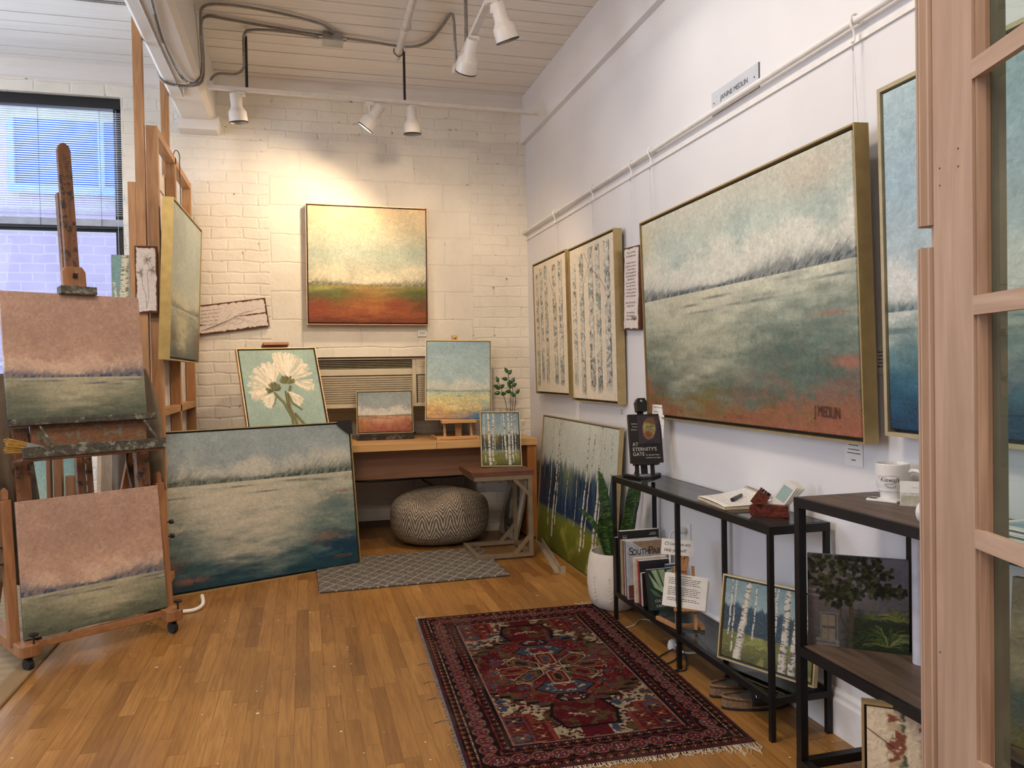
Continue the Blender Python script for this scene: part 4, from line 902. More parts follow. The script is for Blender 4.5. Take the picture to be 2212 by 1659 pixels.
for k in range(13): mb.bar((-0.168, ay + 0.012, 1.007 + k * 0.0163), (0.795, ay + 0.012, 1.007 + k * 0.0163), 0.026, 0.0095, up=(0, -0.35, 1))
for k in range(13): mb.bar((0.835, ay + 0.012, 1.007 + k * 0.0163), (1.225, ay + 0.012, 1.007 + k * 0.0163), 0.026, 0.011, up=(0, -0.35, 1))
mb.build('intake_louvre', ACM, ac)
MB().box(0.83, 1.22, ay - 0.002, ay + 0.02, 1.27, 1.335).build('control_cover', ACM, ac, bevel=0.006)

# desk
DT = wood('light maple veneer', (196, 152, 98), (212, 170, 116), 'x', 0.5, 0.3); DA = wood('plywood apron', (128, 92, 70), (152, 112, 86), 'x', 0.45, 0.5); DL = wood('desk leg pine', (156, 100, 50), (184, 124, 66), 'z', 1.0, 0.45)
dk_ = root('desk', 'long pale wooden desk with a deep apron against the brick wall', 'desk', (0.6, 5.8, 0))
MB().box(-0.35, 0.895, 5.44, 5.853, 0.69, 0.74).box(-0.20, 0.895, 5.853, 6.31, 0.69, 0.74).box(0.897, 1.255, 5.853, 6.31, 0.69, 0.74).box(0.897, 1.635, 5.44, 5.853, 0.69, 0.74).build('desktop', DT, dk_, bevel=0.002)
MB().box(-0.33, 1.56, 5.62, 5.645, 0.475, 0.69).build('apron', DA, dk_)
MB().box(1.56, 1.63, 5.455, 5.84, 0.02, 0.69).build('leg', DL, dk_, bevel=0.002); MB().box(-0.34, -0.27, 5.455, 5.84, 0.02, 0.69).build('leg', DL, dk_, bevel=0.002)
for x in (1.595, -0.305): MB().lathe([(0.018, 0), (0.018, 0.02)], (x, 5.47, 0)).build('foot', STEEL, dk_)
# desk easels
te = root('table_easel', 'small wooden table easel on the desk under the beach painting', 'easel', (1.08, 5.65, 0.74))
MB().box(0.95, 1.20, 5.515, 5.58, 0.862, 0.885).build('canvas_ledge', LBW, te, bevel=0.002)
MB().box(0.915, 1.225, 5.56, 5.58, 0.742, 0.765).build('base_rail', LBW, te, bevel=0.002)
for x in (0.915, 1.205): MB().box(x, x + 0.02, 5.53, 5.82, 0.74, 0.762).build('base_runner', LBW, te, bevel=0.002)
for x in (0.97, 1.165): MB().bar((x + 0.008, 5.575, 0.76), (x + 0.008, 5.60, 0.87), 0.016, 0.016).build('post', LBWZ, te)
MB().bar((1.09, 5.635, 0.76), (1.095, 5.745, 1.50), 0.045, 0.014, up=(0, 1, 0)).build('mast', LBWZ, te)
MB().lathe([(0.008, 0), (0.008, 0.006), (0.002, 0.009)], (1.094, 5.73, 1.485), (0, -1, 0), 12).build('screw', BRASS, te)
dsb = MB(basis((0.372, 5.785, 0.741), rad(-2.9), 0)).box(0, 0.41, 0, 0.05, 0, 0.042)
dsb.build('paint_stand', wood('black paint spattered wood', (22, 16, 14), (34, 24, 20), 'x', 1, 0.5, spots=(96, 84, 76)), label='black paint-spattered block under the small field painting', cat='stand', bevel=0.002)
pe = root('tripod_easel', 'wooden easel holding the peonies painting, only its top clip showing', 'easel', (-0.1, 5.4, 0))
T = MPE
MB(T).box(0.175, 0.345, -0.02, 0.045, 0.655, 0.675).build('top_clip', wood('clip wood', (140, 88, 50), (160, 104, 60), 'x'), pe, bevel=0.002)
MB(T).box(0.24, 0.28, 0.045, 0.065, -0.05, 0.67).build('mast', OAK, pe); MB(T).box(0.05, 0.48, -0.02, 0.06, -0.025, -0.002).build('canvas_ledge', OAKX, pe)
for x0, x1 in ((0.1, -0.05), (0.42, 0.55)): MB().bar(T @ Vector((x0, 0.05, 0.1)), Vector(((T @ Vector((x1, 0, 0))).x, 5.28, 0.0)), 0.03, 0.02).build('leg', OAK, pe)
MB().bar(T @ Vector((0.26, 0.08, 0.3)), (-0.15, 5.43, 0.0), 0.03, 0.02).build('leg', OAK, pe)

# woven pouf
def pouf_mat():
    m, nt, b = _new('chevron weave'); uv = nt.nodes.new('ShaderNodeUVMap'); s = nt.nodes.new('ShaderNodeSeparateXYZ'); nt.links.new(uv.outputs[0], s.inputs[0])
    tri = _math(nt, 'ABSOLUTE', _math(nt, 'SUBTRACT', _math(nt, 'FRACT', _math(nt, 'MULTIPLY', s.outputs[0], 23)), 0.5))
    q = _math(nt, 'ADD', _math(nt, 'MULTIPLY', s.outputs[1], 38), _math(nt, 'MULTIPLY', tri, 5.0))
    st_ = _math(nt, 'GREATER_THAN', _math(nt, 'FRACT', q), 0.5)
    kx = _math(nt, 'MULTIPLY', _math(nt, 'SINE', _math(nt, 'MULTIPLY', s.outputs[0], 1500)), 0.5); n = _tex(nt, 'Noise', 60, Detail=4.0)
    c = _mix(nt, (104, 92, 82), (190, 178, 158), st_); c = _mix(nt, c, _ramp(nt, n.outputs['Fac'], [(0.3, (170, 170, 170)), (0.7, (255, 255, 255))]), 0.8, 'MULTIPLY')
    nt.links.new(c, b.inputs['Base Color']); b.inputs['Roughness'].default_value = 0.95
    _bump(nt, b, _math(nt, 'ADD', st_, _math(nt, 'MULTIPLY', kx, 0.3)), 0.003); return m
mb = MB(); NU, NV = 96, 48; cx_, cy_ = 0.935, 5.62
def pf(s, t):
    a = s * 2 * PI; ph = (t - 0.5) * PI; cp = math.copysign(abs(math.cos(ph)) ** 0.5, math.cos(ph)); sp = math.copysign(abs(math.sin(ph)) ** 0.75, math.sin(ph))
    x = 0.362 * cp * math.cos(a); y = 0.30 * cp * math.sin(a); z = 0.185 + 0.185 * sp
    if t > 0.5: z += 0.02 * math.exp(-((x - 0.03) / 0.2) ** 2)
    z = max(z, 0.004)
    fr = math.exp(-((x + 0.10) / 0.10) ** 2 - ((y + 0.16) / 0.12) ** 2)
    if z > 0.1: z -= 0.075 * fr
    w = 0.012 * math.sin(5 * a + 3 * t) + 0.010 * math.sin(11 * t + 2 * a)
    return Vector((cx_ + x * (1 + w), cy_ + y * (1 + w), z))
mb.sheet(pf, NU, NV); po = mb.build('woven_pouf', pouf_mat(), label='round grey and cream zigzag woven pouf under the desk', cat='pouf')
uvl = po.data.uv_layers.new(name='UVMap'); nvv = NU + 1
li = np.zeros(len(po.data.loops), dtype=np.int32); po.data.loops.foreach_get('vertex_index', li)
uvl.data.foreach_set('uv', np.stack([(li % nvv) / NU, (li // nvv) / NV * 0.5], 1).astype(np.float32).ravel())

# side table
SM = plain('brushed champagne steel', (150, 134, 112), 0.4, 0.5); WAL = wood('walnut slab', (70, 42, 30), (108, 68, 48), 'x', 1.2, 0.5)
sd = root('side_table', 'walnut topped metal side table straddling the pouf and grey rug', 'table', (1.25, 5.13, 0))
MB().box(1.035, 1.455, 4.93, 5.35, 0.545, 0.578).build('tabletop', WAL, sd, bevel=0.003)
mb = MB().ring(1.05, 1.44, 4.92, 5.34, 0.52, 0.545, 0.03); mb.build('top_frame', SM, sd)
mb = MB().ring(1.05, 1.44, 4.92, 5.34, 0.013, 0.038, 0.03); mb.build('base_frame', SM, sd)
for y in (4.935, 5.325):
    MB().box(1.411, 1.439, y - 0.014, y + 0.014, 0.038, 0.52).build('leg', SM, sd)
    MB().bar((1.315, y, 0.03), (1.425, y, 0.15), 0.022, 0.022).build('brace', SM, sd); MB().bar((1.315, y, 0.525), (1.425, y, 0.41), 0.022, 0.022).build('brace', SM, sd)

# grey runner
ny, nx = 150, 200
U, V = UVg(ny, nx); I = flat(ny, nx, (108, 102, 96), 0.12, 201, 30)
for k in range(-8, 16):
    for sgn in (1, -1): d = np.abs(((U * 2.0 + sgn * V * 1.0) * 6 - k)); I = mixc(I, (188, 182, 170), ss(0.06, 0.02, d) * 0.75)
n = fbm(ny, nx, 70, 90, 203, 2); rs = np.random.RandomState(2); dots = (rs.rand(ny, nx) > 0.955) * 1.0; I = mixc(I, (200, 194, 182), dots * 0.85); I *= (0.8 + 0.4 * n)[..., None]
grm = Matrix.Translation((0.062, 4.50, 0.004)) @ Matrix.Rotation(rad(1.0), 4, 'Z') @ Matrix.Rotation(rad(-90), 4, 'X')
def rugM(x, y, z, a): # local x along width, local z along length, lying flat, local y pointing down
    c, s = math.cos(a), math.sin(a); m = Matrix(((c, 0, -s, x), (s, 0, c, y), (0, -1, 0, z), (0, 0, 0, 1))); return m
RM = paintmat('woven wool', 0.95, 0.004, 260, 0.05)
o = colorgrid('floor_runner', rugM(0.062, 4.50, 0.012, rad(1.0)), 1.11, 0.78, np.clip(I, 0.002, 1), 0.010, RM, None); props(o, 'grey diamond patterned runner on the floor in front of the pouf', 'rug')
# persian rug
def persian():
    Wd, Ln = 0.94, 1.58; nx, ny = 340, 570
    x = np.linspace(-Wd / 2, Wd / 2, nx)[None, :] + np.zeros((ny, 1)); y = np.linspace(-Ln / 2, Ln / 2, ny)[:, None] + np.zeros((1, nx))
    q = 0.006; X = np.round(x / q) * q; Y = np.round(y / q) * q
    wig = 0.006 * (fbm(ny, nx, 14, 9, 301, 3) - 0.5); ax = np.abs(X) + wig; ay = np.abs(Y) + wig
    DR, RD, NV, BK, IV, CO, BL, BRN, OR = (84, 24, 30), (104, 34, 36), (40, 34, 44), (30, 20, 22), (168, 152, 124), (118, 54, 42), (62, 68, 84), (84, 66, 46), (126, 80, 46)
    I = np.ones((ny, nx, 3)) * C3(DR)
    ex = Wd / 2 - ax; ey = Ln / 2 - ay; e = np.minimum(ex, ey); along = np.where(ex < ey, Y, X)
    # ivory ground with stepped edges, medallion and corners
    def step(v, s): return np.floor(v / s) * s
    fld = e > 0.172
    iv = fld & (ax > 0.05); I = mixc(I, IV, iv * 1.0)
    sil = (np.sin(X * 88 + 5 * np.sin(Y * 41)) * np.sin(Y * 93 + 4 * np.cos(X * 47))); nn = fbm(ny, nx, 46, 28, 305, 3)
    leaf = fbm(ny, nx, 30, 18, 307, 2)
    I = mixc(I, BRN, iv * (leaf > 0.60) * 1.0); I = mixc(I, DR, iv * (sil > 0.30) * (nn > 0.38)); I = mixc(I, BK, iv * (sil > 0.16) * (sil <= 0.30)); I = mixc(I, BL, iv * (leaf < 0.33))
    med = (ay + 0.85 * step(ax, 0.045)) < 0.44; med2 = (ay + 0.85 * step(ax, 0.045)) < 0.425; med3 = (ay + 0.85 * step(ax, 0.045)) < 0.40
    med &= fld; med2 &= fld; med3 &= fld
    I = mixc(I, BK, med * 1.0); I = mixc(I, BRN, med2 * 1.0); I = mixc(I, DR, med3 * 1.0); I = mixc(I, RD, med3 * (nn > 0.52) * 0.8); I = mixc(I, CO, med3 * (np.abs(sil - 0.35) < 0.08) * 0.8); I = mixc(I, BK, med3 * (np.abs(sil + 0.40) < 0.06) * 0.8); I = mixc(I, BRN, med3 * (leaf > 0.64)); I = mixc(I, BL, med3 * (leaf < 0.30) * 0.8); I = mixc(I, IV, med3 * (np.abs(sil + 0.62) < 0.035) * 0.7)
    pend = fld & (ax < 0.13 - 0.3 * np.abs(ay - 0.44)) & (ay > 0.34) & (ay < 0.55); I = mixc(I, BK, pend * 1.0)
    pend = fld & (ax < 0.115 - 0.3 * np.abs(ay - 0.44)) & (ay > 0.33) & (ay < 0.535); I = mixc(I, DR, pend * 1.0)
    I = mixc(I, IV, (np.abs(ay - 0.46 + 0.8 * ax * (1 - 8 * ax)) < 0.005) * (ax < 0.055) * 1.0); I = mixc(I, IV, (np.abs(ay - 0.43 - 0.6 * ax) < 0.004) * (ax < 0.045) * (ax > 0.012)); I = mixc(I, IV, (ax < 0.005) * (np.abs(ay - 0.45) < 0.03) * 1.0); I = mixc(I, BRN, pend * (nn > 0.58))
    def hexa(cx, cy, rx, ry, sx=1): return np.maximum(np.abs(ay - cy) / ry, (np.abs(X * sx - cx if cx else X) / rx + 0.5 * np.abs(ay - cy) / ry))
    for (cx, cy, rx, ry, fill) in ((0, 0.20, 0.09, 0.055, BL), (0, 0.30, 0.055, 0.035, NV)):
        h = np.maximum(np.abs(ay - cy) / ry, ax / rx * 0.8 + 0.45 * np.abs(ay - cy) / ry); I = mixc(I, CO, (h < 1.25) * 1.0); I = mixc(I, BK, (h < 1.1) * 1.0); I = mixc(I, fill, (h < 1.0) * 1.0); I = mixc(I, IV, (h < 0.8) * (sil > 0.25)); I = mixc(I, RD, (h < 0.45) * 1.0)
    # central star of ivory outlined lozenges
    for k in range(8):
        a = k * PI / 4 + PI / 8 * 0; R_ = 0.125; c_, s_ = math.cos(a) * 1.25, math.sin(a) * 0.8
        uu = (X - R_ * c_) * math.cos(a) + (Y - R_ * s_) * math.sin(a); vv = -(X - R_ * c_) * math.sin(a) + (Y - R_ * s_) * math.cos(a)
        h = np.maximum(np.abs(vv) / 0.034, np.abs(uu) / 0.062 * 0.75 + 0.45 * np.abs(vv) / 0.034)
        I = mixc(I, IV, (h < 1.12) * 0.85); I = mixc(I, BK, (h < 1.0) * 1.0); I = mixc(I, (RD, BRN)[k % 2], (h < 0.9) * 1.0); I = mixc(I, OR, (h < 0.66) * 1.0); I = mixc(I, (NV, DR, BL)[k % 3], (h < 0.46) * 1.0)
        hk = (np.abs(uu - 0.066) < 0.005) & (np.abs(vv) < 0.05); I = mixc(I, IV, hk * 1.0)
    h = ax / 0.05 + ay / 0.042; I = mixc(I, IV, (h < 1.1) * 1.0); I = mixc(I, RD, (h < 0.95) * (sil > 0)); I = mixc(I, BL, (h < 0.4) * 1.0)
    for (cx, cy) in ((0.2, 0.10), (0.17, 0.25), (0.24, 0.0)):
        d = np.hypot(ax - cx, (ay - cy)); I = mixc(I, CO, (np.abs(d - 0.026) < 0.006) * (sil > -0.5)); I = mixc(I, BL, (d < 0.012) * 1.0)
    # corner tiles
    cr = fld & (ax > 0.14) & (ay > 0.40) & ((ax > 0.19) | (ay > 0.47)); I = mixc(I, CO, cr * 1.0)
    cr2 = fld & (ax > 0.155) & (ay > 0.415) & ((ax > 0.205) | (ay > 0.485)); I = mixc(I, DR, cr2 * 1.0)
    chk = ((np.floor((ax - 0.155) / 0.07) + np.floor((ay - 0.415) / 0.065)) % 2) > 0; I = mixc(I, NV, cr2 * chk * (ax > 0.22)); I = mixc(I, BL, cr2 * chk * (ax > 0.22) * (nn > 0.45))
    fx = np.abs(((ax - 0.155) / 0.07) % 1 - 0.5); fy = np.abs(((ay - 0.415) / 0.065) % 1 - 0.5); I = mixc(I, OR, cr2 * (np.maximum(fx, fy) < 0.30) * (np.abs(fx - fy) < 0.10) * 0.9); I = mixc(I, IV, cr2 * (np.hypot(fx, fy) < 0.10)); I = mixc(I, CO, cr2 * (np.maximum(fx, fy) > 0.46))
    # borders
    t = (along / 0.036) % 1
    def band(a, b_, c): return mixc(I, c, ((e >= a) & (e < b_)) * 1.0)
    I = band(0.0, 0.010, (66, 48, 50)); I = band(0.012, 0.040, BK)
    tri = (e >= 0.014) & (e < 0.038); up = (e - 0.014) / 0.024; I = mixc(I, OR, tri * (np.abs(t - 0.5) * 2 < 1 - up) * 1.0); I = mixc(I, DR, tri * (np.abs(t - 0.5) * 2 < 0.75 - up)); I = mixc(I, IV, tri * (np.abs(t - 0.5) < 0.08) * (np.abs(up - 0.3) < 0.12))
    I = band(0.040, 0.046, RD); I = mixc(I, IV, ((e >= 0.041) & (e < 0.045)) * (((along / 0.016) % 1) < 0.45)); I = band(0.046, 0.122, BK)
    tt = (along / 0.066) % 1 - 0.5; ee = (e - 0.084) / 0.034; mb_ = (e >= 0.046) & (e < 0.122); r = np.hypot(tt * 2, ee); ang = np.arctan2(ee, tt * 2)
    I = mixc(I, DR, mb_ * (r < 0.98)); I = mixc(I, (112, 96, 88), mb_ * (np.abs(r - 0.80) < 0.09)); I = mixc(I, RD, mb_ * (r < 0.68) * (np.cos(4 * ang) > -0.2)); I = mixc(I, (150, 134, 118), mb_ * (r < 0.5) * (np.cos(4 * ang) < -0.3)); I = mixc(I, BL, mb_ * (r < 0.22)); I = mixc(I, CO, mb_ * (np.abs(tt) > 0.44) * (np.abs(ee) < 0.6))
    I = band(0.122, 0.128, RD); I = mixc(I, OR, ((e >= 0.123) & (e < 0.127)) * (((along / 0.016) % 1) < 0.45)); I = band(0.128, 0.158, BK)
    tri = (e >= 0.130) & (e < 0.156); up = 1 - (e - 0.130) / 0.026; I = mixc(I, CO, tri * (np.abs(t - 0.5) * 2 < 1 - up)); I = mixc(I, NV, tri * (np.abs(t - 0.5) * 2 < 0.7 - up)); I = mixc(I, IV, tri * (np.abs(t - 0.5) < 0.10) * (np.abs(up - 0.3) < 0.12))
    I = band(0.158, 0.166, BK); I = band(0.166, 0.172, (150, 110, 96))
    w = fbm(ny, nx, 120, 90, 309, 2); I = I * (0.50 + 0.66 * w)[..., None]; I = mixc(I, (120, 96, 84), 0.18 * ss(0.5, 0.8, fbm(ny, nx, 6, 4, 311, 4)))
    return np.clip(I, 0.003, 1)
RGM = rugM(0.460, 2.285, 0.009, rad(-2.3))
pr = root('patterned_rug', 'worn dark red medallion rug with fringes on the wooden floor', 'rug', (0.93, 3.05, 0))
colorgrid('pile', RGM, 0.94, 1.575, persian(), 0.008, RM, pr)
FG = plain('ivory fringe', (190, 178, 156), 0.95, 0, 0.1)
mb = MB(RGM); rs = random.Random(5)
for end in (0, 1):
    for k in range(170):
        x = 0.94 * k / 169.0; zz = 0.0 if end == 0 else 1.575; L = rs.uniform(0.012, 0.03) if 8 < k < 150 else rs.uniform(0.03, 0.07)
        if end == 1 and 20 < k < 150: L = rs.uniform(0.003, 0.012)
        d = -L if end == 0 else L; mb.tube([(x, 0.003, zz), (x + rs.uniform(-0.008, 0.008), 0.006, zz + d * 0.6), (x + rs.uniform(-0.015, 0.015), 0.0075, zz + d)], 0.0014, 4)
mb.build('fringe', FG, pr, kind='stuff')
mb = MB(RGM)
for k in range(260):
    z = 1.575 * k / 259.0; L = rs.uniform(0.003, 0.016)
    mb.tube([(0.0, 0.004, z), (-L, 0.007, z + rs.uniform(-0.01, 0.01))], 0.0016, 4); mb.tube([(0.94, 0.004, z), (0.94 + L * 0.7, 0.007, z + rs.uniform(-0.01, 0.01))], 0.0016, 4)
for z in (0.42, 0.62, 0.78, 0.98): mb.tube([(0.0, 0.004, z), (-0.03, 0.007, z + 0.01), (-0.06, 0.0075, z - 0.005)], 0.0016, 4)
mb.build('frayed_edge', plain('grey wool fray', (120, 112, 112), 0.95, 0, 0.1), pr, kind='stuff')
# sisal mat at the left
ny, nx = 160, 120; I = flat(ny, nx, (176, 156, 124), 0.10, 401, 40); U, V = UVg(ny, nx); I *= (0.88 + 0.16 * (np.sin(V * ny * 1.6) > 0))[..., None]
I = mixc(I, (158, 130, 94), (U > 0.95) * 1.0)
o = colorgrid('sisal_mat', rugM(-2.9, 1.9, 0.007, rad(0.2)), 1.785, 3.3, np.clip(I, 0, 1), 0.006, RM, None); props(o, 'tan sisal mat on the floor under the easel castor', 'rug')

# ---------------------------------------------------------------- console with glass shelves
BM = plain('black powder coated steel', (20, 19, 19), 0.42, 0.2, 0.15)
cs = root('console_table', 'long narrow black steel console table with glass shelves along the right wall', 'console', (1.56, 2.9, 0))
x0, x1, y0, y1 = 1.452, 1.682, 2.235, 3.560
MB().ring(x0, x1, y0, y1 + 0.018, 0.680, 0.708, 0.018).build('top_frame', BM, cs)
MB().ring(x0, x1, y0, y1 + 0.018, 0.122, 0.145, 0.018).build('shelf_frame', BM, cs)
for y in (y0, 2.892, y1):
    for x in (x0, x1 - 0.018): MB().box(x + 0.0005, x + 0.0175, y + 0.0005, y + 0.0175, 0.0, 0.70).build('leg', BM, cs)
SG = glass('smoked shelf glass', (170, 176, 172))
MB().box(x0 + 0.016, x1 - 0.016, y0 + 0.016, y1 + 0.002, 0.702, 0.709).build('glass_top', SG, cs)
MB().box(x0 + 0.016, x1 - 0.016, y0 + 0.016, y1 + 0.002, 0.138, 0.145).build('glass_shelf', SG, cs)

# book on its black easel
bk = root('book_easel', 'black plastic display easel at the far end of the console', 'easel', (1.58, 3.45, 0.709))
BE = basis((1.478, 3.395, 0.787), rad(-8), rad(12))
BP = plain('black plastic easel', (18, 18, 19), 0.35)
mb = MB(); mb.prism([(1.49, 3.535), (1.505, 3.545), (1.54, 3.40), (1.655, 3.50), (1.672, 3.485), (1.545, 3.36), (1.525, 3.36)], 0.709, 0.722, 'xy'); mb.build('base', BP, bk, bevel=0.002)
MB(BE).box(0.005, 0.125, -0.03, 0.0, -0.012, -0.002).box(0.005, 0.125, -0.032, -0.027, -0.012, 0.006).build('book_ledge', BP, bk, bevel=0.001)
MB(BE).box(0.02, 0.035, 0.0, 0.02, -0.06, 0.0).box(0.095, 0.11, 0.0, 0.02, -0.06, 0.0).build('post', BP, bk)
MB(BE).box(0.055, 0.085, 0.032, 0.044, -0.05, 0.27).build('mast', BP, bk)
MB(BE).prism([(0.045, 0.245), (0.095, 0.245), (0.098, 0.29), (0.088, 0.31), (0.052, 0.31), (0.042, 0.29)], 0.0, 0.04).build('clamp', BP, bk, bevel=0.002)
MB(BE).lathe([(0.004, 0.0), (0.007, 0.004), (0.003, 0.008)], (0.070, 0.002, 0.295), (0, -1, 0), 12).build('screw', STEEL, bk)
bo = root('art_book', 'dark art book with a painted portrait cover standing on the black easel', 'book', M=BE)
COV = plain('dark book cover', (30, 27, 26), 0.3, 0, 0.08)
MB(BE).box(0, 0.158, 0.004, 0.026, 0.0, 0.232).build('cover', COV, bo, bevel=0.001)
MB(BE).box(0.154, 0.1585, 0.006, 0.024, 0.003, 0.229).build('pages', PAPER, bo)
# generic painted head in ochre, green and rust on the cover
ny, nx = 110, 84; U, V = UVg(ny, nx); I = flat(ny, nx, (62, 54, 64), 0.25, 501, 12); n = fbm(ny, nx, 26, 14, 502, 3)
wv = 0.35 * (n - 0.5); hd = ss(1.15, 0.85, ((U - 0.50 - 0.10 * (V - 0.5)) / 0.30) ** 2 + ((V - 0.55) / 0.37) ** 2 + wv); I = mixc(I, (44, 42, 56), ss(0.20, 0.08, V + 0.3 * np.abs(U - 0.5))); I = mixc(I, (150, 140, 92), hd)
I = mixc(I, (176, 158, 104), hd * ss(0.5, 0.6, n)); I = mixc(I, (104, 120, 84), hd * ss(0.5, 0.42, n) * ss(0.3, 0.6, U))
I = mixc(I, (126, 76, 50), hd * np.clip(1.5 * np.exp(-((U - 0.46) / 0.20) ** 2 - ((V - 0.34) / 0.13) ** 2), 0, 1)); I = mixc(I, (116, 84, 60), np.clip(1.4 * np.exp(-((U - 0.66) / 0.22) ** 2 - ((V - 0.84) / 0.09) ** 2), 0, 1) * ss(0.3, 0.6, n)); I = mixc(I, (112, 84, 54), hd * ss(0.70, 0.80, V + 0.25 * (U - 0.5) + wv * 0.3)); I = mixc(I, (64, 70, 56), np.exp(-((U - 0.40) / 0.05) ** 2 - ((V - 0.62) / 0.02) ** 2) * 0.8 + np.exp(-((U - 0.60) / 0.05) ** 2 - ((V - 0.62) / 0.02) ** 2) * 0.8)
I = mixc(I, (150, 128, 88), ss(0.012, 0, np.abs(U - 0.44 + 0.05 * (V - 0.5)) - 0.01) * (V > 0.48) * (V < 0.6) * 0.8)
colorgrid('cover_picture', BE @ Matrix.Translation((0.046, 0.0025, 0.088)), 0.104, 0.134, np.clip(I, 0.002, 1), 0.001, paintmat('printed picture', 0.35, 0.0001), bo)
TW = plain('pale grey print', (196, 194, 188), 0.5)
for s, sz, xx, zz in (('AT', 0.023, 0.012, 0.088), ('ETERNITY\'S', 0.0235, 0.011, 0.064), ('GATE', 0.023, 0.011, 0.041)): text(s, sz, BE @ Matrix.Translation((xx, 0.003, zz)), TW, bo, align='LEFT', squeeze=0.98)
for s, xx, zz, sz in (('The Spiritual Vision', 0.072, 0.037, 0.0085), ('of Vincent van Gogh', 0.072, 0.024, 0.0085), ('Kathleen', 0.012, 0.186, 0.0085), ('Powers', 0.016, 0.172, 0.0085), ('Erickson', 0.010, 0.158, 0.0085)): text(s, sz, BE @ Matrix.Translation((xx, 0.003, zz)), TW, bo, align='LEFT', shear=0.25)
def card(name, label, M, w, h, lines_=(), mat_=PAPER, th=0.0006, cat='card', lw=0.0011, cols=INK, head=()):
    r = root(name, label, cat, M=M)
    MB(M).box(0, w, 0, th, 0, h).build('sheet', mat_, r)
    if lines_:
        mb = MB(M)
        for (a, b_, z, ink) in lines_:
            rs2 = random.Random(int(z * 9999)); x = a
            while x < b_:
                L = rs2.uniform(0.3, 1.0) * (b_ - a) * 0.13 * ink; mb.box(x, min(b_, x + L), -0.0003, 0.0, z, z + lw); x += L + (b_ - a) * 0.02
        mb.build('print', cols, r)
    for (s, sz, xx, zz, shr) in head: text(s, sz, M @ Matrix.Translation((xx, -0.0004, zz)), cols, r, 'handwriting', ext=0.0001, align='LEFT', squeeze=0.85, shear=shr)
    return r
card('note_card', 'handwritten white note card propped behind the portrait book', basis((1.612, 3.462, 0.900), rad(-62), rad(1), rad(-3)), 0.070, 0.158,
     [(0.03, 0.062, 0.10 - 0.02 * k, 1.0) for k in range(5)], head=[('VINCENT believed', 0.010, 0.006, 0.145, 0.2), ('Death is', 0.010, 0.010, 0.125, 0.2)])

# notebook, pen, card holder
nbm = Matrix.Translation((1.470, 2.545, 0.710)) @ Matrix.Rotation(rad(-6), 4, 'Z')
nk = root('spiral_notebook', 'open spiral notebook with handwriting lying on the glass console top', 'notebook', (1.56, 2.65, 0.710))
def nbf(s, t): return nbm @ Vector((0.205 * t, 0.25 * s, 0.012 + 0.018 * t * t * (0.5 + s) + 0.004 * math.sin(3 * s)))
MB().sheet(nbf, 20, 16).build('page', PAPER, nk, solid=0.0004)
MB(nbm).box(0.0, 0.20, 0.0, 0.25, 0.0, 0.010).build('page_block', plain('kraft page edges', (196, 176, 148), 0.8), nk)
mb = MB()
for k in range(24):
    s = 0.03 + 0.94 * k / 23; c0 = nbf(s, 0.985); mb.tube([c0 + Vector((0.008 * math.cos(a), 0, 0.008 * math.sin(a))) for a in np.linspace(0, 5.6, 9)], 0.0008, 4)
mb.build('spiral', BRASS, nk)
mb = MB(); rs = random.Random(8)
for r_ in range(11):
    s0 = 0.06
    while s0 < 0.9:
        L = rs.uniform(0.015, 0.05); t = 0.90 - r_ * 0.075
        a = nbf(s0, t); b_ = nbf(min(0.93, s0 + L), t + rs.uniform(-0.008, 0.008)); mb.bar(a + Vector((0, 0, 0.0008)), b_ + Vector((0, 0, 0.0008)), 0.0014, 0.0004); s0 += L + rs.uniform(0.008, 0.03)
mb.build('handwriting', plain('pencil grey', (90, 90, 94), 0.8), nk)
pn = MB(); a, b_ = nbf(0.26, 0.28) + Vector((0, 0, 0.008)), nbf(0.50, 0.62) + Vector((0, 0, 0.009)); dd = (b_ - a).normalized(); Lp = (b_ - a).length
pn.lathe([(0.0035, 0), (0.0072, 0.004), (0.0075, Lp * 0.45), (0.0066, Lp * 0.47), (0.0064, Lp - 0.008), (0.0035, Lp)], a, dd, 16); pn.build('marker_pen', plain('black pen barrel', (22, 22, 24), 0.35), label='thick black pen lying on the open notebook', cat='pen')
hm = Matrix.Translation((1.490, 2.415, 0.710)) @ Matrix.Rotation(rad(-38), 4, 'Z')
ch_ = root('card_holder', 'dark burl wood box holding upright postcards on the near end of the console', 'card holder', (1.55, 2.40, 0.710))
BW = wood('red burl wood', (62, 22, 18), (110, 50, 34), 'x', 2.0, 0.25)
MB(hm).prism([(0.0, 0.012), (0.006, 0.002), (0.018, 0.0), (0.13, 0.0), (0.13, 0.042), (0.018, 0.045), (0.006, 0.040), (0.0, 0.03)], 0.0, 0.075).build('base', BW, ch_, bevel=0.001)
h2 = hm @ Matrix.Translation((0.004, 0.0, 0.052)) @ Matrix.Rotation(rad(36), 4, 'Y')
mb = MB(h2); mb.ring(0.0, 0.045, 0.0, 0.075, 0.0, 0.05, 0.003).box(0.003, 0.042, 0.036, 0.039, 0.004, 0.048).box(0.003, 0.042, 0.003, 0.072, 0.0, 0.003).build('tray', BW, ch_)
for k in range(4):
    MM_ = hm @ Matrix.Translation((0.064 + 0.004 * k, 0.016 + 0.006 * k, 0.046)) @ Matrix.Rotation(rad(34 + 3 * k), 4, 'Y')
    c = MB(MM_); c.box(0, 0.046, 0, 0.0008, 0.0, 0.102 + 0.003 * k)
    r = root('postcard', 'white postcard with a pale sea picture standing in the burl box', 'postcard', M=MM_, group='postcards in the burl wood box')
    c.build('sheet', PAPER, r)
    MB(MM_).box(0.006, 0.040, -0.0005, 0, 0.03, 0.085).build('picture', plain('pale sea print', (160, 186, 184), 0.5), r)
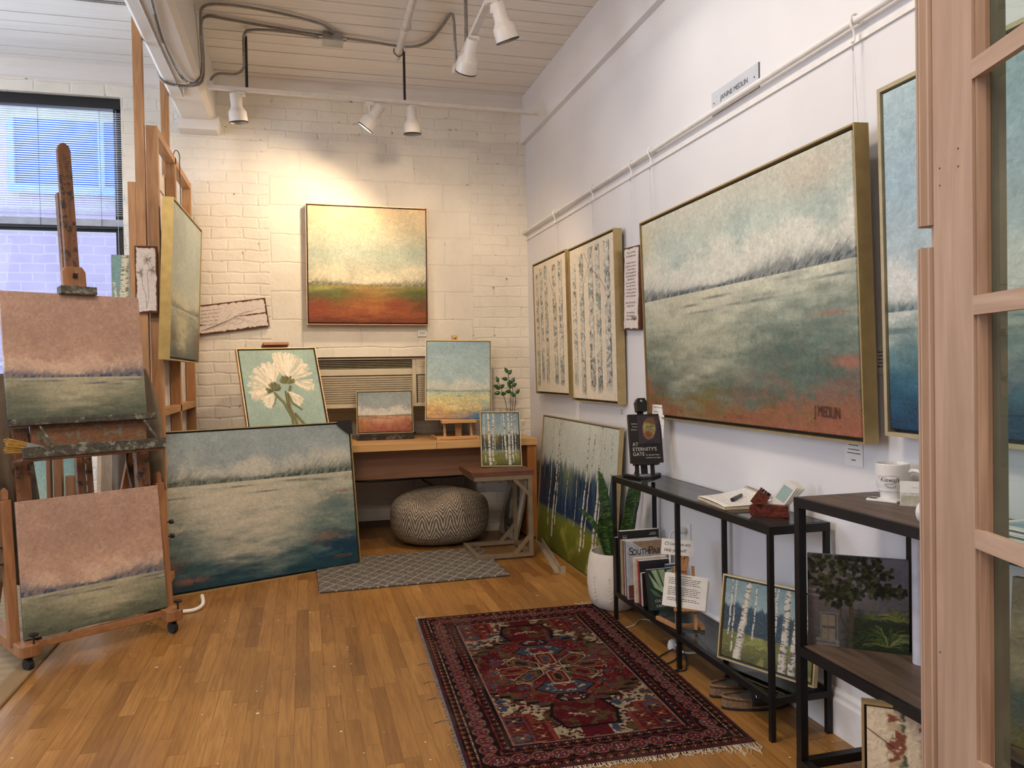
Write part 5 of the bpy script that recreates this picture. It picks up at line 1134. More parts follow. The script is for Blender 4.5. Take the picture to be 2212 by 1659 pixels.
for k in range(3):
    MM_ = h2 @ Matrix.Translation((0.008 + 0.010 * k, 0.041 - 0.036 * (k % 2), 0.004)); c = MB(MM_).box(0, 0.0008, 0, 0.030, 0, 0.056)
    c.build('business_card', PAPER, label='white business card in the compartment of the burl box', cat='card', group='business cards in the burl wood box')

# potted snake plant
pt = root('potted_snake_plant', 'snake plant in a cream textured ceramic pot beside the console', 'plant', (1.545, 3.78, 0))
PC = (1.535, 3.765)
pot = MB(); pot.lathe([(0.085, 0.0), (0.115, 0.02), (0.135, 0.07), (0.142, 0.13), (0.140, 0.20), (0.130, 0.27), (0.123, 0.292), (0.116, 0.292), (0.116, 0.28), (0.110, 0.235), (0.0, 0.235)], (PC[0], PC[1], 0), n=48, caps=False)
pb = pot.build('pot', plain('cream glazed ceramic', (216, 208, 196), 0.55, 0, 0.02, bump=0.0003), pt)
mb = MB()
for q_ in range(6):
    a0 = -PI / 2 - 1.2 + q_ * 0.62
    for j in range(7):
        zz = 0.06 + 0.018 * j; r = 0.135 + 0.006 * min(1, zz / 0.12); da = 0.10 * (1 - j / 8.0)
        mb.tube([(PC[0] + r * 1.005 * math.cos(a0 + d * da), PC[1] + r * 1.005 * math.sin(a0 + d * da), zz + 0.012 * abs(d)) for d in (-1, -0.5, 0, 0.5, 1)], 0.0018, 4)
mb.build('leaf_relief', plain('cream glazed ceramic', (216, 208, 196)), pb)
MB().lathe([(0.0, 0.246), (0.108, 0.246), (0.112, 0.236)], (PC[0], PC[1], 0), caps=False).build('soil', plain('soil', (40, 30, 24), 0.95, 0, 0.3, 60), pt)
def snake_mat():
    m, nt, b = _new('snake plant leaf'); v = _map(nt, (6, 6, 26)); n = _tex(nt, 'Noise', 2.2, vec=v, Detail=4.0, Distortion=2.0)
    nt.links.new(_ramp(nt, n.outputs['Fac'], [(0.36, (34, 64, 34)), (0.52, (60, 96, 46)), (0.66, (116, 140, 84))]), b.inputs['Base Color']); b.inputs['Roughness'].default_value = 0.4; return m
SNK = snake_mat(); MRG = plain('yellow leaf margin', (150, 150, 70), 0.5)
def blade(p0, p1, bend, w, tw, par):
    p0, p1, bend = Vector(p0), Vector(p1), Vector(bend)
    def cen(t): return p0 * (1 - t) ** 2 + (p0 * 0.5 + p1 * 0.5 + bend) * 2 * t * (1 - t) + p1 * t * t
    def f(s, t):
        d = (cen(min(1, t + 0.02)) - cen(max(0, t - 0.02))).normalized(); a = tw + 0.5 * t; side = Vector((math.cos(a), math.sin(a), 0)); side = (side - side.dot(d) * d).normalized(); nn_ = side.cross(d)
        ww = w * (0.55 + 0.9 * t) * (1 if t < 0.55 else max(0.0, 1 - ((t - 0.55) / 0.45) ** 2.2)) ; x = (s - 0.5) * 2
        return cen(t) + side * ww * 0.5 * x * (1.0) + nn_ * (0.010 * x * x) * min(1, ww / 0.03)
    MB().sheet(f, 8, 26).build('leaf', SNK, par, solid=0.003)
B0 = (PC[0], PC[1], 0.24)
blade((PC[0] + 0.00, PC[1] - 0.02, 0.24), (1.43, 3.70, 0.72), (-0.02, 0, 0.06), 0.060, 0.1, pt)
blade((PC[0] - 0.02, PC[1] + 0.0, 0.24), (1.33, 3.72, 0.53), (0.02, 0, 0.04), 0.045, 0.5, pt)
blade((PC[0] + 0.03, PC[1] + 0.02, 0.24), (1.655, 3.74, 0.72), (0.03, 0, 0.02), 0.075, -0.2, pt)
blade((PC[0] + 0.05, PC[1] - 0.01, 0.24), (1.62, 3.68, 0.58), (0.02, -0.01, 0.02), 0.06, 0.6, pt)
blade((PC[0] - 0.03, PC[1] - 0.02, 0.24), (1.42, 3.64, 0.52), (-0.03, 0, 0.03), 0.05, -0.3, pt)
# zz plant in a dark vase behind the small birch painting
zp = root('leafy_cuttings', 'green leafy stems in a vase behind the small birch painting', 'plant', (1.47, 5.62, 0.74))
MB().lathe([(0.0, 0.74), (0.035, 0.74), (0.045, 0.78), (0.040, 0.86), (0.020, 0.91), (0.022, 0.92)], (1.475, 5.66, 0), caps=False).build('vase', glass('vase glass', (220, 230, 225)), zp)
LG = plain('glossy green leaf', (44, 84, 40), 0.35, 0, 0.15); STM = plain('dark stem', (58, 52, 40), 0.6)
def leaf(p, d, L, par):
    p, d = Vector(p), Vector(d).normalized(); s = d.cross(Vector((0.2, -1, 0.15))).normalized(); nrm = d.cross(s)
    MB().sheet(lambda a, t: p + d * L * t + s * (a - 0.5) * L * 0.62 * math.sin(PI * t ** 0.8) ** 0.8 + nrm * L * 0.12 * (abs(a - 0.5) * 2 + t * t), 6, 8).build('leaf', LG, par, solid=0.0008)
for (tx, tz, lv) in ((1.395, 1.145, [(0, (-0.2, 0, 1)), (0.1, (-1, 0, 0.3)), (0.12, (0.9, 0, 0.5)), (0.16, (-0.8, 0, 0.8)), (0.22, (-0.9, 0, -0.2)), (0.26, (0.8, 0, 0.1))]), (1.470, 1.215, [(0, (-0.5, 0, 1)), (0.03, (0.8, 0, 0.9)), (0.12, (-1, 0, 0.2)), (0.2, (0.9, 0, 0.4)), (0.24, (0.5, 0, 1))]), (1.500, 1.14, [(0, (0.5, 0, 1)), (0.08, (0.9, 0, 0.5)), (0.12, (-0.6, 0, 0.8)), (0.2, (-1, 0, 0.1))]), (1.525, 1.06, [(0, (0.9, 0, 0.8)), (0.1, (-0.5, 0, 0.9))])):
    a, b_ = Vector((1.475, 5.66, 0.78)), Vector((tx, 5.62, tz)); m_ = (a + b_) / 2 + Vector((0.02, 0, 0.02))
    MB().tube([a, m_, b_], 0.0022, 6, smooth=8).build('stem', STM, zp)
    for f_, d in lv: leaf(a.lerp(b_, 1 - f_ * 0.9) if f_ else b_, d, 0.048, zp)

# ---------------------------------------------------------------- books and magazines on the console shelf
def book(label, y, x, w, h, th, cov, spine=None, tilt=0, name='magazine', fy=None, group='books and magazines on the glass shelf', yaw=0.0, pages=True):
    M = basis((x, y, 0.1465), rad(yaw), rad(tilt)); r = root(name, label, 'book' if name == 'book' else 'magazine', M=M, group=group)
    MB(M).box(0, w, 0, th, 0, h).build('cover', cov, r, bevel=0.0008)
    if spine: MB(M).box(-0.0006, 0.0006, 0, th, 0.0, h).build('spine', spine, r)
    if pages: MB(M).box(0.003, w + 0.0004, 0.0012, th - 0.0012, 0.003, h + 0.0004).build('pages', PAPER, r)
    return r, M
C_ = lambda n, c, r=0.4: plain(n, c, r, 0, 0.1, 30)
book('tall black album at the back of the shelf row', 3.535, 1.452, 0.19, 0.262, 0.026, C_('black album', (24, 22, 23)), None, 2, 'book')
r, M = book('wide black hardback rising above the row of magazines', 3.500, 1.462, 0.205, 0.298, 0.028, C_('black hardback', (27, 25, 27)), None, 2, 'book'); text('DK', 0.012, M @ Matrix.Translation((0.025, -0.0008, 0.266)), TW, r)
mb = MB(M); mb.box(0.015, 0.035, -0.0006, 0, 0.256, 0.2568).box(0.015, 0.035, -0.0006, 0, 0.276, 0.2768).box(0.015, 0.0158, -0.0006, 0, 0.256, 0.2768).box(0.0342, 0.035, -0.0006, 0, 0.256, 0.2768); mb.build('emblem_frame', TW, r)
mb = MB(M)
for z_, xs_ in ((0.280, (0.160, 0.186)), (0.272, (0.153, 0.189))):
    x_ = xs_[0]
    while x_ < xs_[1]: mb.box(x_, x_ + 0.0022, -0.0006, 0, z_, z_ + 0.004); x_ += 0.0036
mb.build('title_print', TW, r)
book('tan spined magazine beside the black hardback', 3.472, 1.458, 0.19, 0.262, 0.018, C_('tan magazine', (176, 160, 132)), C_('olive spine', (150, 138, 108)), 2)
book('white magazine with a pink patch near the left of the row', 3.452, 1.460, 0.19, 0.262, 0.012, C_('white magazine', (214, 206, 202)), C_('dark red spine', (110, 52, 48)), 2)
book('slate grey magazine just behind the one with the large lettered cover', 3.425, 1.460, 0.205, 0.266, 0.012, C_('slate magazine', (98, 104, 112)), C_('slate spine', (88, 94, 102)), 3)
r, M = book('grey magazine with a large lettered title and a framed picture on its cover', 3.395, 1.452, 0.205, 0.270, 0.010, C_('grey cover', (176, 178, 188)), None, 3)
DKT = plain('dark title print', (52, 50, 48), 0.5)
MB(M).prism([(0.03, 0.268), (0.203, 0.268), (0.203, 0.20), (0.125, 0.205)], -0.0012, -0.0003).build('cover_photo', C_('warm photo', (142, 118, 94)), r)
text('S', 0.052, M @ Matrix.Translation((0.022, -0.0022, 0.222)), DKT, r); text('OUTH', 0.038, M @ Matrix.Translation((0.070, -0.0022, 0.218)), DKT, r, squeeze=0.8); text('P', 0.052, M @ Matrix.Translation((0.122, -0.0022, 0.222)), DKT, r); text('ARK', 0.038, M @ Matrix.Translation((0.163, -0.0022, 0.218)), DKT, r, squeeze=0.85)
MB(M).box(0.03, 0.075, -0.0012, -0.0003, 0.085, 0.18).build('cover_photo', C_('gilt frame print', (150, 112, 72)), r); MB(M).box(0.037, 0.068, -0.0018, -0.0012, 0.095, 0.17).build('cover_photo', C_('blue print', (58, 62, 104)), r)
MB(M).box(0.004, 0.12, -0.0012, -0.0003, 0.004, 0.066).build('cover_photo', C_('brown print', (112, 62, 50)), r)
book('cream paperback with a lettered spine in front of the grey magazine', 3.335, 1.466, 0.16, 0.205, 0.020, C_('cream paperback', (206, 194, 176)), C_('cream spine', (198, 184, 164)), 4, 'book')
book('dark navy paperback with a red spine', 3.305, 1.474, 0.165, 0.198, 0.018, C_('navy paperback', (34, 32, 42)), C_('red spine', (142, 44, 50)), 4, 'book')
book('short black paperback between the red spined one and the green covered one', 3.275, 1.474, 0.11, 0.15, 0.018, C_('short black book', (30, 27, 28)), C_('pale spine', (180, 170, 156)), 5, 'book')
r, M = book('green garden book with pale leaves on its cover, leaning at the front of the row', 3.205, 1.476, 0.13, 0.180, 0.020, C_('deep green cover', (36, 52, 46)), C_('dark green spine', (26, 34, 34)), 11, 'book')
mb = MB(M)
for pts in ([(0.02, 0.176), (0.045, 0.176), (0.085, 0.06), (0.06, 0.09)], [(0.055, 0.176), (0.085, 0.176), (0.095, 0.07), (0.085, 0.08)], [(0.095, 0.17), (0.128, 0.178), (0.105, 0.07)], [(0.005, 0.165), (0.04, 0.12), (0.075, 0.07), (0.03, 0.10)]): mb.prism(pts, -0.0012, -0.0004)
mb.build('leaf_print', C_('pale leaf print', (150, 172, 136)), r); mb = MB(M).prism([(0.045, 0.176), (0.055, 0.176), (0.086, 0.075)], -0.0014, -0.0004).prism([(0.002, 0.10), (0.03, 0.085), (0.072, 0.05), (0.03, 0.062)], -0.0014, -0.0004); mb.build('leaf_print', C_('mid leaf print', (72, 104, 70)), r)
text('CULTIVATED', 0.0165, M @ Matrix.Translation((0.026, -0.0016, 0.040)), TW, r, align='LEFT'); text('CACTI', 0.0165, M @ Matrix.Translation((0.030, -0.0016, 0.018)), TW, r, align='LEFT')
r, M = book('navy patterned book half hidden behind the printed pages', 3.25, 1.585, 0.09, 0.185, 0.02, C_('navy grid cover', (58, 72, 104)), None, 6, 'book')
# small wooden easel with printed pages
we = root('small_wooden_easel', 'small wooden display easel on the glass shelf holding printed pages', 'easel', (1.52, 3.0, 0.146))
WE = wood('easel pine', (150, 104, 64), (184, 134, 86), 'z', 2, 0.5)
WB = basis((1.455, 2.935, 0.240), rad(-20), rad(16))
MB(WB).box(0.0, 0.105, -0.03, 0.0, -0.012, 0.0).box(-0.0, 0.105, -0.032, -0.027, -0.012, 0.012).build('ledge', WE, we, bevel=0.001)
mb = MB(); mb.bar((1.455, 3.09, 0.155), (1.475, 2.945, 0.155), 0.018, 0.016); mb.build('base_runner', WE, we, bevel=0.002); MB().bar((1.60, 3.02, 0.155), (1.57, 2.90, 0.155), 0.018, 0.016).build('base_runner', WE, we, bevel=0.002)
MB().bar((1.470, 2.965, 0.158), (1.585, 2.925, 0.158), 0.012, 0.012).build('base_rail', WE, we)
for a in (0.012, 0.088): MB(WB).box(a - 0.006, a + 0.006, 0.002, 0.014, -0.085, 0.17).build('post', WE, we)
MB(WB).prism([(0.036, -0.02), (0.064, -0.02), (0.064, 0.26), (0.058, 0.27), (0.042, 0.27), (0.036, 0.26)], 0.014, 0.026).build('mast', WE, we); MB(WB).prism([(0.038, 0.150), (0.062, 0.150), (0.075, 0.195), (0.068, 0.225), (0.032, 0.225), (0.025, 0.195)], 0.004, 0.014).build('slide_block', WE, we)
MB(WB).lathe([(0.007, 0), (0.006, 0.006), (0.002, 0.008)], (0.05, 0.004, 0.205), (0, -1, 0), 12).build('screw', BRASS, we)
pg = [(0.018, 0.148 - 0.02 * (k % 3) * 0.3, 0.112 - 0.0072 * k, 1.0) for k in range(13) if k not in (4, 10)]
card('printed_page', 'sheet of printed text standing on the small wooden easel', basis((1.398, 2.925, 0.262), rad(-20), rad(14), rad(-8)), 0.175, 0.132, pg + [(0.06, 0.11, 0.122, 1.6)], lw=0.0022)
card('printed_page', 'white sheet peeking out behind the printed page on the small easel', basis((1.410, 2.935, 0.256), rad(-20), rad(14), rad(-9.5)), 0.175, 0.136)
card('note_card', 'handwritten white card above the printed page, clipped to the small easel', basis((1.432, 3.0, 0.452), rad(-20), rad(4), rad(-5)), 0.135, 0.066, head=[('CS Lewis on art:', 0.019, 0.012, 0.046, 0.2), ('Help yourself!', 0.019, 0.012, 0.020, 0.2)])

# sandals under the console
def sandal(label, x, y, a):
    M = Matrix.Translation((x, y, 0.0)) @ Matrix.Rotation(a, 4, 'Z'); r = root('sandal', label, 'sandal', M=M, group='dark buckled sandals under the console')
    ol = [(0.125 * math.cos(t) * (1.0), 0.046 * math.sin(t) * (1.0 + 0.18 * math.cos(t))) for t in np.linspace(0, 2 * PI, 28, endpoint=False)]
    MB(M).prism(ol, 0.001, 0.010, 'xy').build('outsole', RUB, r); MB(M).prism([(p * 0.985, q * 0.97) for p, q in ol], 0.010, 0.034, 'xy').build('cork_sole', plain('cork', (116, 90, 68), 0.9, 0, 0.25, 200), r)
    MB(M).prism([(p * 0.93, q * 0.88) for p, q in ol], 0.034, 0.037, 'xy').build('footbed', plain('suede footbed', (104, 92, 76), 0.9), r)
    mb = MB(M); rim = [(p * 0.97, q * 0.95, 0.036 + 0.010 * max(0, -p / 0.125)) for p, q in ol]; mb.tube(rim + [rim[0]], 0.005, 6); mb.build('rim', plain('cork', (116, 90, 68)), r)
    for x0_, x1_ in ((-0.03, 0.105),):
        def up(s, t): 
            g = PI * s; xx = x0_ + (x1_ - x0_) * t; wdt = 0.045 * (1.0 + 0.1 * math.cos(t)) * (1 - 0.25 * max(0, t - 0.6)); return M @ Vector((xx, -math.cos(g) * wdt, 0.022 + 0.048 * math.sin(g) ** 0.8 * (1 - 0.35 * t * t)))
        MB().sheet(up, 16, 10).build('upper', plain('dark suede', (38, 32, 30), 0.85), r, solid=0.003)
    mb = MB(M); mb.tube([(-0.012, -0.046, 0.050), (0.020, -0.046, 0.050), (0.020, -0.036, 0.066), (-0.012, -0.036, 0.066), (-0.012, -0.046, 0.050)], 0.0018, 5); mb.build('buckle', STEEL, r)
    return r
sandal('near dark suede sandal with a metal buckle under the console', 1.555, 2.50, rad(-8)); sandal('far dark sandal tucked behind the buckled one under the console', 1.565, 2.625, rad(4))
# ---------------------------------------------------------------- metal shelf unit at the right
su = root('shelf_unit', 'black metal shelf unit with brown wooden shelves beside the glass door', 'shelf unit', (1.55, 1.5, 0))
BRS = wood('grey brown shelf board', (74, 60, 50), (112, 92, 76), 'y', 1.0, 0.5)
X0, X1, Y0, Y1 = 1.402, 1.696, 0.85, 2.03
for z, nm in ((0.812, 'top_frame'), (0.372, 'middle_frame'), (0.03, 'bottom_frame')):
    mb = MB().ring(X0, X1, Y0, Y1, z, z + 0.028, 0.025)
    mb.build(nm, BM, su)
    if z > 0.3: MB().box(X0 + 0.012, X1 - 0.012, Y0 + 0.01, Y1 - 0.012, z + 0.012, z + 0.0285).build('shelf', BRS, su)
for x, y in ((X0, Y1 - 0.025), (X1 - 0.025, 1.86), (X0, Y0), (X1 - 0.025, Y0)): MB().box(x + 0.0005, x + 0.0245, y + 0.0005, y + 0.0245, 0.0, 0.835).build('leg', BM, su)
# mug
mx, my, mz = 1.628, 1.885, 0.8407
mg = root('mug', 'white coffee mug with black script lettering on the shelf unit', 'mug', (mx, my, mz))
CER = plain('white glazed ceramic', (226, 224, 220), 0.18, 0, 0.01)
MB().lathe([(0.0, 0.0), (0.030, 0.0), (0.033, 0.006), (0.034, 0.02), (0.043, 0.040), (0.045, 0.06), (0.0455, 0.104), (0.0435, 0.106), (0.042, 0.100), (0.041, 0.03), (0.0, 0.012)], (mx, my, mz), n=48, caps=False).build('body', CER, mg)
hd_ = Vector((0.42, -0.90, 0)); c0 = Vector((mx, my, mz))
MB().tube([c0 + hd_ * r_ + Vector((0, 0, z_)) for r_, z_ in ((0.040, 0.082), (0.060, 0.089), (0.080, 0.083), (0.087, 0.062), (0.078, 0.040), (0.058, 0.028), (0.036, 0.026))], 0.0062, 10, smooth=6).build('handle', CER, mg)
def curved_text(s, sz, c, R, ang, z, par, m, shear=0.3):
    cu = bpy.data.curves.new('script_lettering', 'FONT'); cu.body = s; cu.size = sz; cu.align_x = 'CENTER'; cu.align_y = 'CENTER'; cu.shear = shear; cu.extrude = 0.0002
    t = bpy.data.objects.new('t', cu); COL.objects.link(t); me = bpy.data.meshes.new_from_object(t.evaluated_get(bpy.context.evaluated_depsgraph_get())); bpy.data.objects.remove(t)
    inv = MW[par].inverted()
    for v in me.vertices:
        a = ang + v.co.x / R; r = R + v.co.z + 0.0004; v.co = inv @ Vector((c[0] + r * math.cos(a), c[1] + r * math.sin(a), z + v.co.y))
    me.materials.clear(); me.materials.append(m); o = bpy.data.objects.new('script_lettering', me); COL.objects.link(o); o.parent = par
va = math.atan2(-my, -mx) - 0.22
curved_text('Kiawah', 0.017, (mx, my), 0.0447, va, mz + 0.062, mg, INK)
def arcp(u, z): a = va + u / 0.0452; return Vector((mx + 0.0452 * math.cos(a), my + 0.0452 * math.sin(a), mz + z))
MB().tube([arcp(-0.024, 0.062), arcp(-0.031, 0.066), arcp(-0.029, 0.072), arcp(-0.02, 0.071), arcp(-0.008, 0.072), arcp(0.010, 0.074), arcp(0.024, 0.070), arcp(0.026, 0.060), arcp(0.010, 0.052), arcp(-0.010, 0.050), arcp(0.000, 0.041), arcp(0.014, 0.042), arcp(0.018, 0.049)], 0.0005, 4, smooth=5).build('script_flourish', INK, mg)
Mc = Matrix.Translation((1.572, 1.915, mz + 0.0002)) @ Matrix.Rotation(rad(-62), 4, 'Z')
r = root('coaster', 'small white printed coaster under the edge of the mug', 'coaster', M=Mc)
MB(Mc).box(0, 0.085, -0.02, 0.02, 0.0, 0.006).build('tile', WHT, r, bevel=0.001); MB(Mc).box(0.004, 0.024, -0.012, 0.008, 0.006, 0.0064).build('print', INK, r)
Mc = basis((1.578, 1.80, mz), rad(-42), rad(6))
r = card('postcard_stand', 'pale card with a sand dune picture propped in front of the mug', Mc, 0.105, 0.068, [(0.03, 0.075, 0.050, 0.6)], cols=plain('grey print', (130, 128, 126), 0.7))
colorgrid('picture', Mc @ Matrix.Translation((0.001, -0.0004, 0.001)), 0.103, 0.036, landscape(40, 90, 601, [(0, (216, 214, 208)), (1, (216, 214, 208))], 0.75, [(0, (200, 200, 200)), (0.5, (196, 186, 160)), (1, (190, 186, 172))], (220, 220, 216), (170, 168, 160), th=0.0), 0.0003, paintmat('printed picture'), r)
tr_ = MB(); tr_.lathe([(0.016, 0.0), (0.028, 0.0), (0.028, 0.05), (0.016, 0.05)], (1.455, 1.58, 0.869), (0.1, -1, 0), 28, caps=False); tr_.build('paper_roll', plain('white roll', (222, 220, 216), 0.4), label='white roll with a dark core lying at the front of the shelf unit top', cat='roll')
MB().lathe([(0.0, 0.0), (0.022, 0.0), (0.022, 0.43), (0.0, 0.43)], (1.635, 1.79, 0.401), caps=False).build('poster_tube', plain('grey tube', (196, 196, 204), 0.4), label='pale grey upright poster tube behind the dark tree canvas', cat='tube')
# prints and picture seen through the door glass
for k in range(7):
    Mx = Matrix.Translation((1.47 + 0.012 * (k % 3), 1.10 + 0.01 * k, 0.8412 + 0.0045 * k)) @ Matrix.Rotation(rad(5 * math.sin(k * 2.1)), 4, 'Z')
    r = root('art_print', 'loose print in the pile of pale papers behind the door glass', 'print', M=Mx, group='pile of prints on the shelf unit')
    MB(Mx).box(0, 0.20, 0, 0.26, 0, 0.0035).build('sheet', PAPER, r); MB(Mx).box(0.02, 0.18, 0.02, 0.24, 0.0035, 0.004).build('picture', plain('aqua print %d' % (k % 2), ((150, 178, 190), (120, 130, 140))[k % 2], 0.4, 0, 0.2), r)
ny, nx = 110, 90; U, V = UVg(ny, nx); I = flat(ny, nx, (150, 138, 108), 0.25, 611, 6); I = mixc(I, (62, 84, 76), ss(0.45, 0.3, V + 0.2 * (fbm(ny, nx, 5, 5, 612, 3) - 0.5)) * (U < 0.5)); I = mixc(I, (96, 92, 50), ss(0.2, 0.05, V)); I = mixc(I, (70, 64, 52), np.exp(-((V - 0.62) / 0.06) ** 2 - ((U - 0.25) / 0.2) ** 2) * 0.8)
picture('olive and brown barn painting seen through the lower panes of the door', basis((1.46, 1.36, 0.402), rad(-72), rad(6)), 0.34, 0.36, np.clip(I, 0.002, 1), d=0.02, framed=False)

# ---------------------------------------------------------------- picture rail, hooks, wires, tags
rl = root('picture_rail', 'white hanging rail pipe along the upper right wall', 'rail', (1.68, 3.2, 2.28))
MB().tube([(1.676, -0.4, 2.297), (1.676, 5.85, 2.297)], 0.0115, 14).build('pipe', WHT, rl)
MB().box(1.696, 1.7045, -0.4, 5.85, 2.240, 2.262).build('track', WHT, rl)
CLW = plain('clear nylon', (200, 204, 212), 0.3)
for y, zb, lab in ((5.07, 2.03, 'the far birch painting'), (4.35, 2.02, 'the near birch painting'), (3.79, 1.885, 'the narrow lettered plank'), (3.555, 1.96, 'the far end of the largest marsh'), (2.083, 1.96, 'the near end of the largest marsh'), (1.62, 2.04, 'the pale blue seascape')):
    hk = root('rail_hook', 'white hook with wires on the rail above ' + lab, 'hook', (1.68, y, 2.25), group='hooks on the picture rail')
    MB().tube([(1.690, y, 2.290), (1.690, y, 2.308), (1.676, y, 2.317), (1.662, y, 2.308), (1.661, y, 2.285), (1.672, y, 2.262), (1.672, y, 2.235), (1.662, y, 2.228)], 0.0038, 8, smooth=5).build('hook', WHT, hk)
    for dy in (-0.012, 0.012): MB().tube([(1.668, y, 2.232), (1.676, y + dy, zb)], 0.0008, 4).build('wire', CLW, hk)
    MB().tube([(1.668, y + 0.001, 2.22), (1.668, y + 0.001, 2.205)], 0.003, 6).build('crimp', STEEL, hk)
pl = root('name_plate', 'pale grey engraved name plate above the hanging rail', 'sign', (1.70, 2.83, 2.29))
NM = basis((1.700, 3.005, 2.296), R90, 0)
MB(NM).box(0, 0.352, 0, 0.0035, 0, 0.094).build('plate', plain('grey plastic plate', (196, 200, 206), 0.35, 0, 0.02), pl)
MB(NM).box(0.3525, 0.355, 0.0, 0.004, 0, 0.094).build('edge', plain('dark plate edge', (84, 84, 92), 0.5), pl)
text('JANINE MEDLIN', 0.030, NM @ Matrix.Translation((0.176, -0.0006, 0.052)), plain('dark grey lettering', (66, 66, 74), 0.5), pl, squeeze=0.98)
for x in (0.02, 0.325): MB(NM).lathe([(0.003, 0), (0.0035, 0.001)], (x, 0.0, 0.047), (0, -1, 0), 10).build('screw', DKM, pl)
def tag_(label, M, w, h, rows): card('price_label', label, M, w, h, rows, th=0.002, lw=0.0028)
tag_('small typed label on the wall below the near birch painting', basis((1.7025, 4.055, 0.965), R90, 0), 0.045, 0.055, [(0.008, 0.036, 0.038 - 0.008 * k, 1.2) for k in range(4)])
tag_('typed label on the wall below the right end of the largest marsh', basis((1.7025, 2.185, 0.905), R90, 0), 0.085, 0.085, [(0.02, 0.065, 0.066, 1.0), (0.016, 0.07, 0.052, 1.2), (0.012, 0.074, 0.040, 1.2), (0.032, 0.052, 0.018, 1.0)])
tag_('typed card of five lines between the largest marsh and the pale blue seascape', basis((1.7025, 2.035, 1.20), R90, 0), 0.10, 0.085, [(0.006 + 0.005 * (k % 2), 0.095, 0.066 - 0.011 * k, 1.3) for k in range(5)])
tag_('small typed label on the brick under the sunset marsh', basis((0.838, 5.853, 1.500), 0, 0), 0.062, 0.044, [(0.008, 0.054, 0.032 - 0.008 * k, 1.2) for k in range(3)])
# wall sockets
def socket(label, M, plug=False):
    r = root('wall_socket', label, 'socket', M=M)
    MB(M).box(-0.036, 0.036, 0, 0.006, -0.058, 0.058).build('cover_plate', WHT, r, bevel=0.002)
    for z in (-0.02, 0.02):
        MB(M).lathe([(0.015, 0), (0.015, 0.003)], (0, 0.0, z), (0, -1, 0), 16).build('outlet', WHT, r)
    return r
SK = basis((1.699, 3.285, 0.455), R90, 0); socket('white double wall socket with a plug behind the console', SK)
pg_ = root('white_plug', 'white rounded plug and thick cable in the wall socket behind the console', 'plug', (1.68, 3.285, 0.47))
MB().lathe([(0.012, 0.0), (0.016, 0.008), (0.016, 0.03), (0.008, 0.042)], (1.694, 3.285, 0.478), (-1, 0, 0), 16).build('plug', WHT, pg_)
MB().tube([(1.655, 3.285, 0.478), (1.63, 3.30, 0.47), (1.625, 3.31, 0.40), (1.64, 3.32, 0.25), (1.665, 3.30, 0.16), (1.60, 3.595, 0.10) if False else (1.67, 3.25, 0.10), (1.675, 3.15, 0.02), (1.66, 3.05, 0.006), (1.56, 3.04, 0.006), (1.54, 3.09, 0.03)], 0.005, 8, smooth=8).build('cable', WHT, pg_)
# cables on the floor
WC = plain('white cable', (220, 218, 214), 0.5)
MB().tube([(1.66, 3.40, 0.004), (1.58, 3.52, 0.004), (1.50, 3.45, 0.004), (1.44, 3.42, 0.004), (1.43, 3.35, 0.004), (1.435, 3.33, 0.004)], 0.0022, 6, smooth=8).build('thin_white_cable', WC, label='thin white charging cable curling on the floor in front of the pot', cat='cable')
MB().tube([(1.66, 3.20, 0.005), (1.56, 3.12, 0.005), (1.44, 3.04, 0.005), (1.405, 2.99, 0.005), (1.43, 2.955, 0.005), (1.50, 3.0, 0.005), (1.56, 3.08, 0.011), (1.54, 3.0, 0.005), (1.48, 2.88, 0.005), (1.44, 2.87, 0.005)], 0.003, 6, smooth=8).build('black_cable', RUB, label='looped black cable on the floor under the console shelf', cat='cable')
MB().tube([(1.44, 2.872, 0.006), (1.425, 2.868, 0.006)], 0.007, 8).build('cable_plug', RUB, label='small black cable plug lying on the floor at the rug edge', cat='plug')
MB().lathe([(0.0, 0.0), (0.02, 0.0), (0.023, 0.012), (0.018, 0.032), (0.008, 0.040), (0.0, 0.040)], (1.54, 3.12, 0.0), caps=False).build('white_adapter', WHT, label='white power adapter on the floor below the small wooden easel', cat='adapter')
MB().tube([(-0.2, 6.32, 0.53), (0.3, 5.70, 0.463), (0.8, 5.70, 0.455), (1.1, 5.70, 0.46), (1.50, 5.72, 0.50)], 0.006, 8, smooth=10).build('sagging_cable', RUB, label='black cable sagging below the desk apron', cat='cable')
MB().tube([(0.86, 6.31, 0.75), (0.87, 6.29, 0.5), (0.90, 6.22, 0.38), (0.98, 6.15, 0.30), (1.0, 6.14, 0.005)], 0.008, 8, smooth=8).build('grey_cable', plain('grey cord', (120, 112, 102), 0.6), label='grey cord hanging behind the woven pouf', cat='cable')
# metal angle under the dark birch forest, tube under the blue marsh
am = Matrix.Translation((1.628, 5.40, 0.0)) @ Matrix.Rotation(math.atan2(4.49 - 5.40, 1.478 - 1.628), 4, 'Z')
mb = MB(am); mb.box(0, 0.92, -0.002, 0.002, 0.0, 0.045).box(0, 0.92, -0.03, 0.002, 0.0, 0.003).box(0.915, 0.92, -0.002, 0.035, 0.0, 0.04); mb.build('steel_angle', plain('weathered angle', (170, 156, 134), 0.45, 0.3), label='pale metal angle bar on the floor beside the dark birch forest', cat='angle bar')
MB().tube([(-0.74, 4.36, 0.012), (-0.62, 4.345, 0.012), (-0.565, 4.37, 0.012), (-0.545, 4.46, 0.012), (-0.56, 4.56, 0.03)], 0.010, 8, smooth=6).build('bent_tube', WHT, label='bent white tube on the floor in front of the blue marsh', cat='tube')

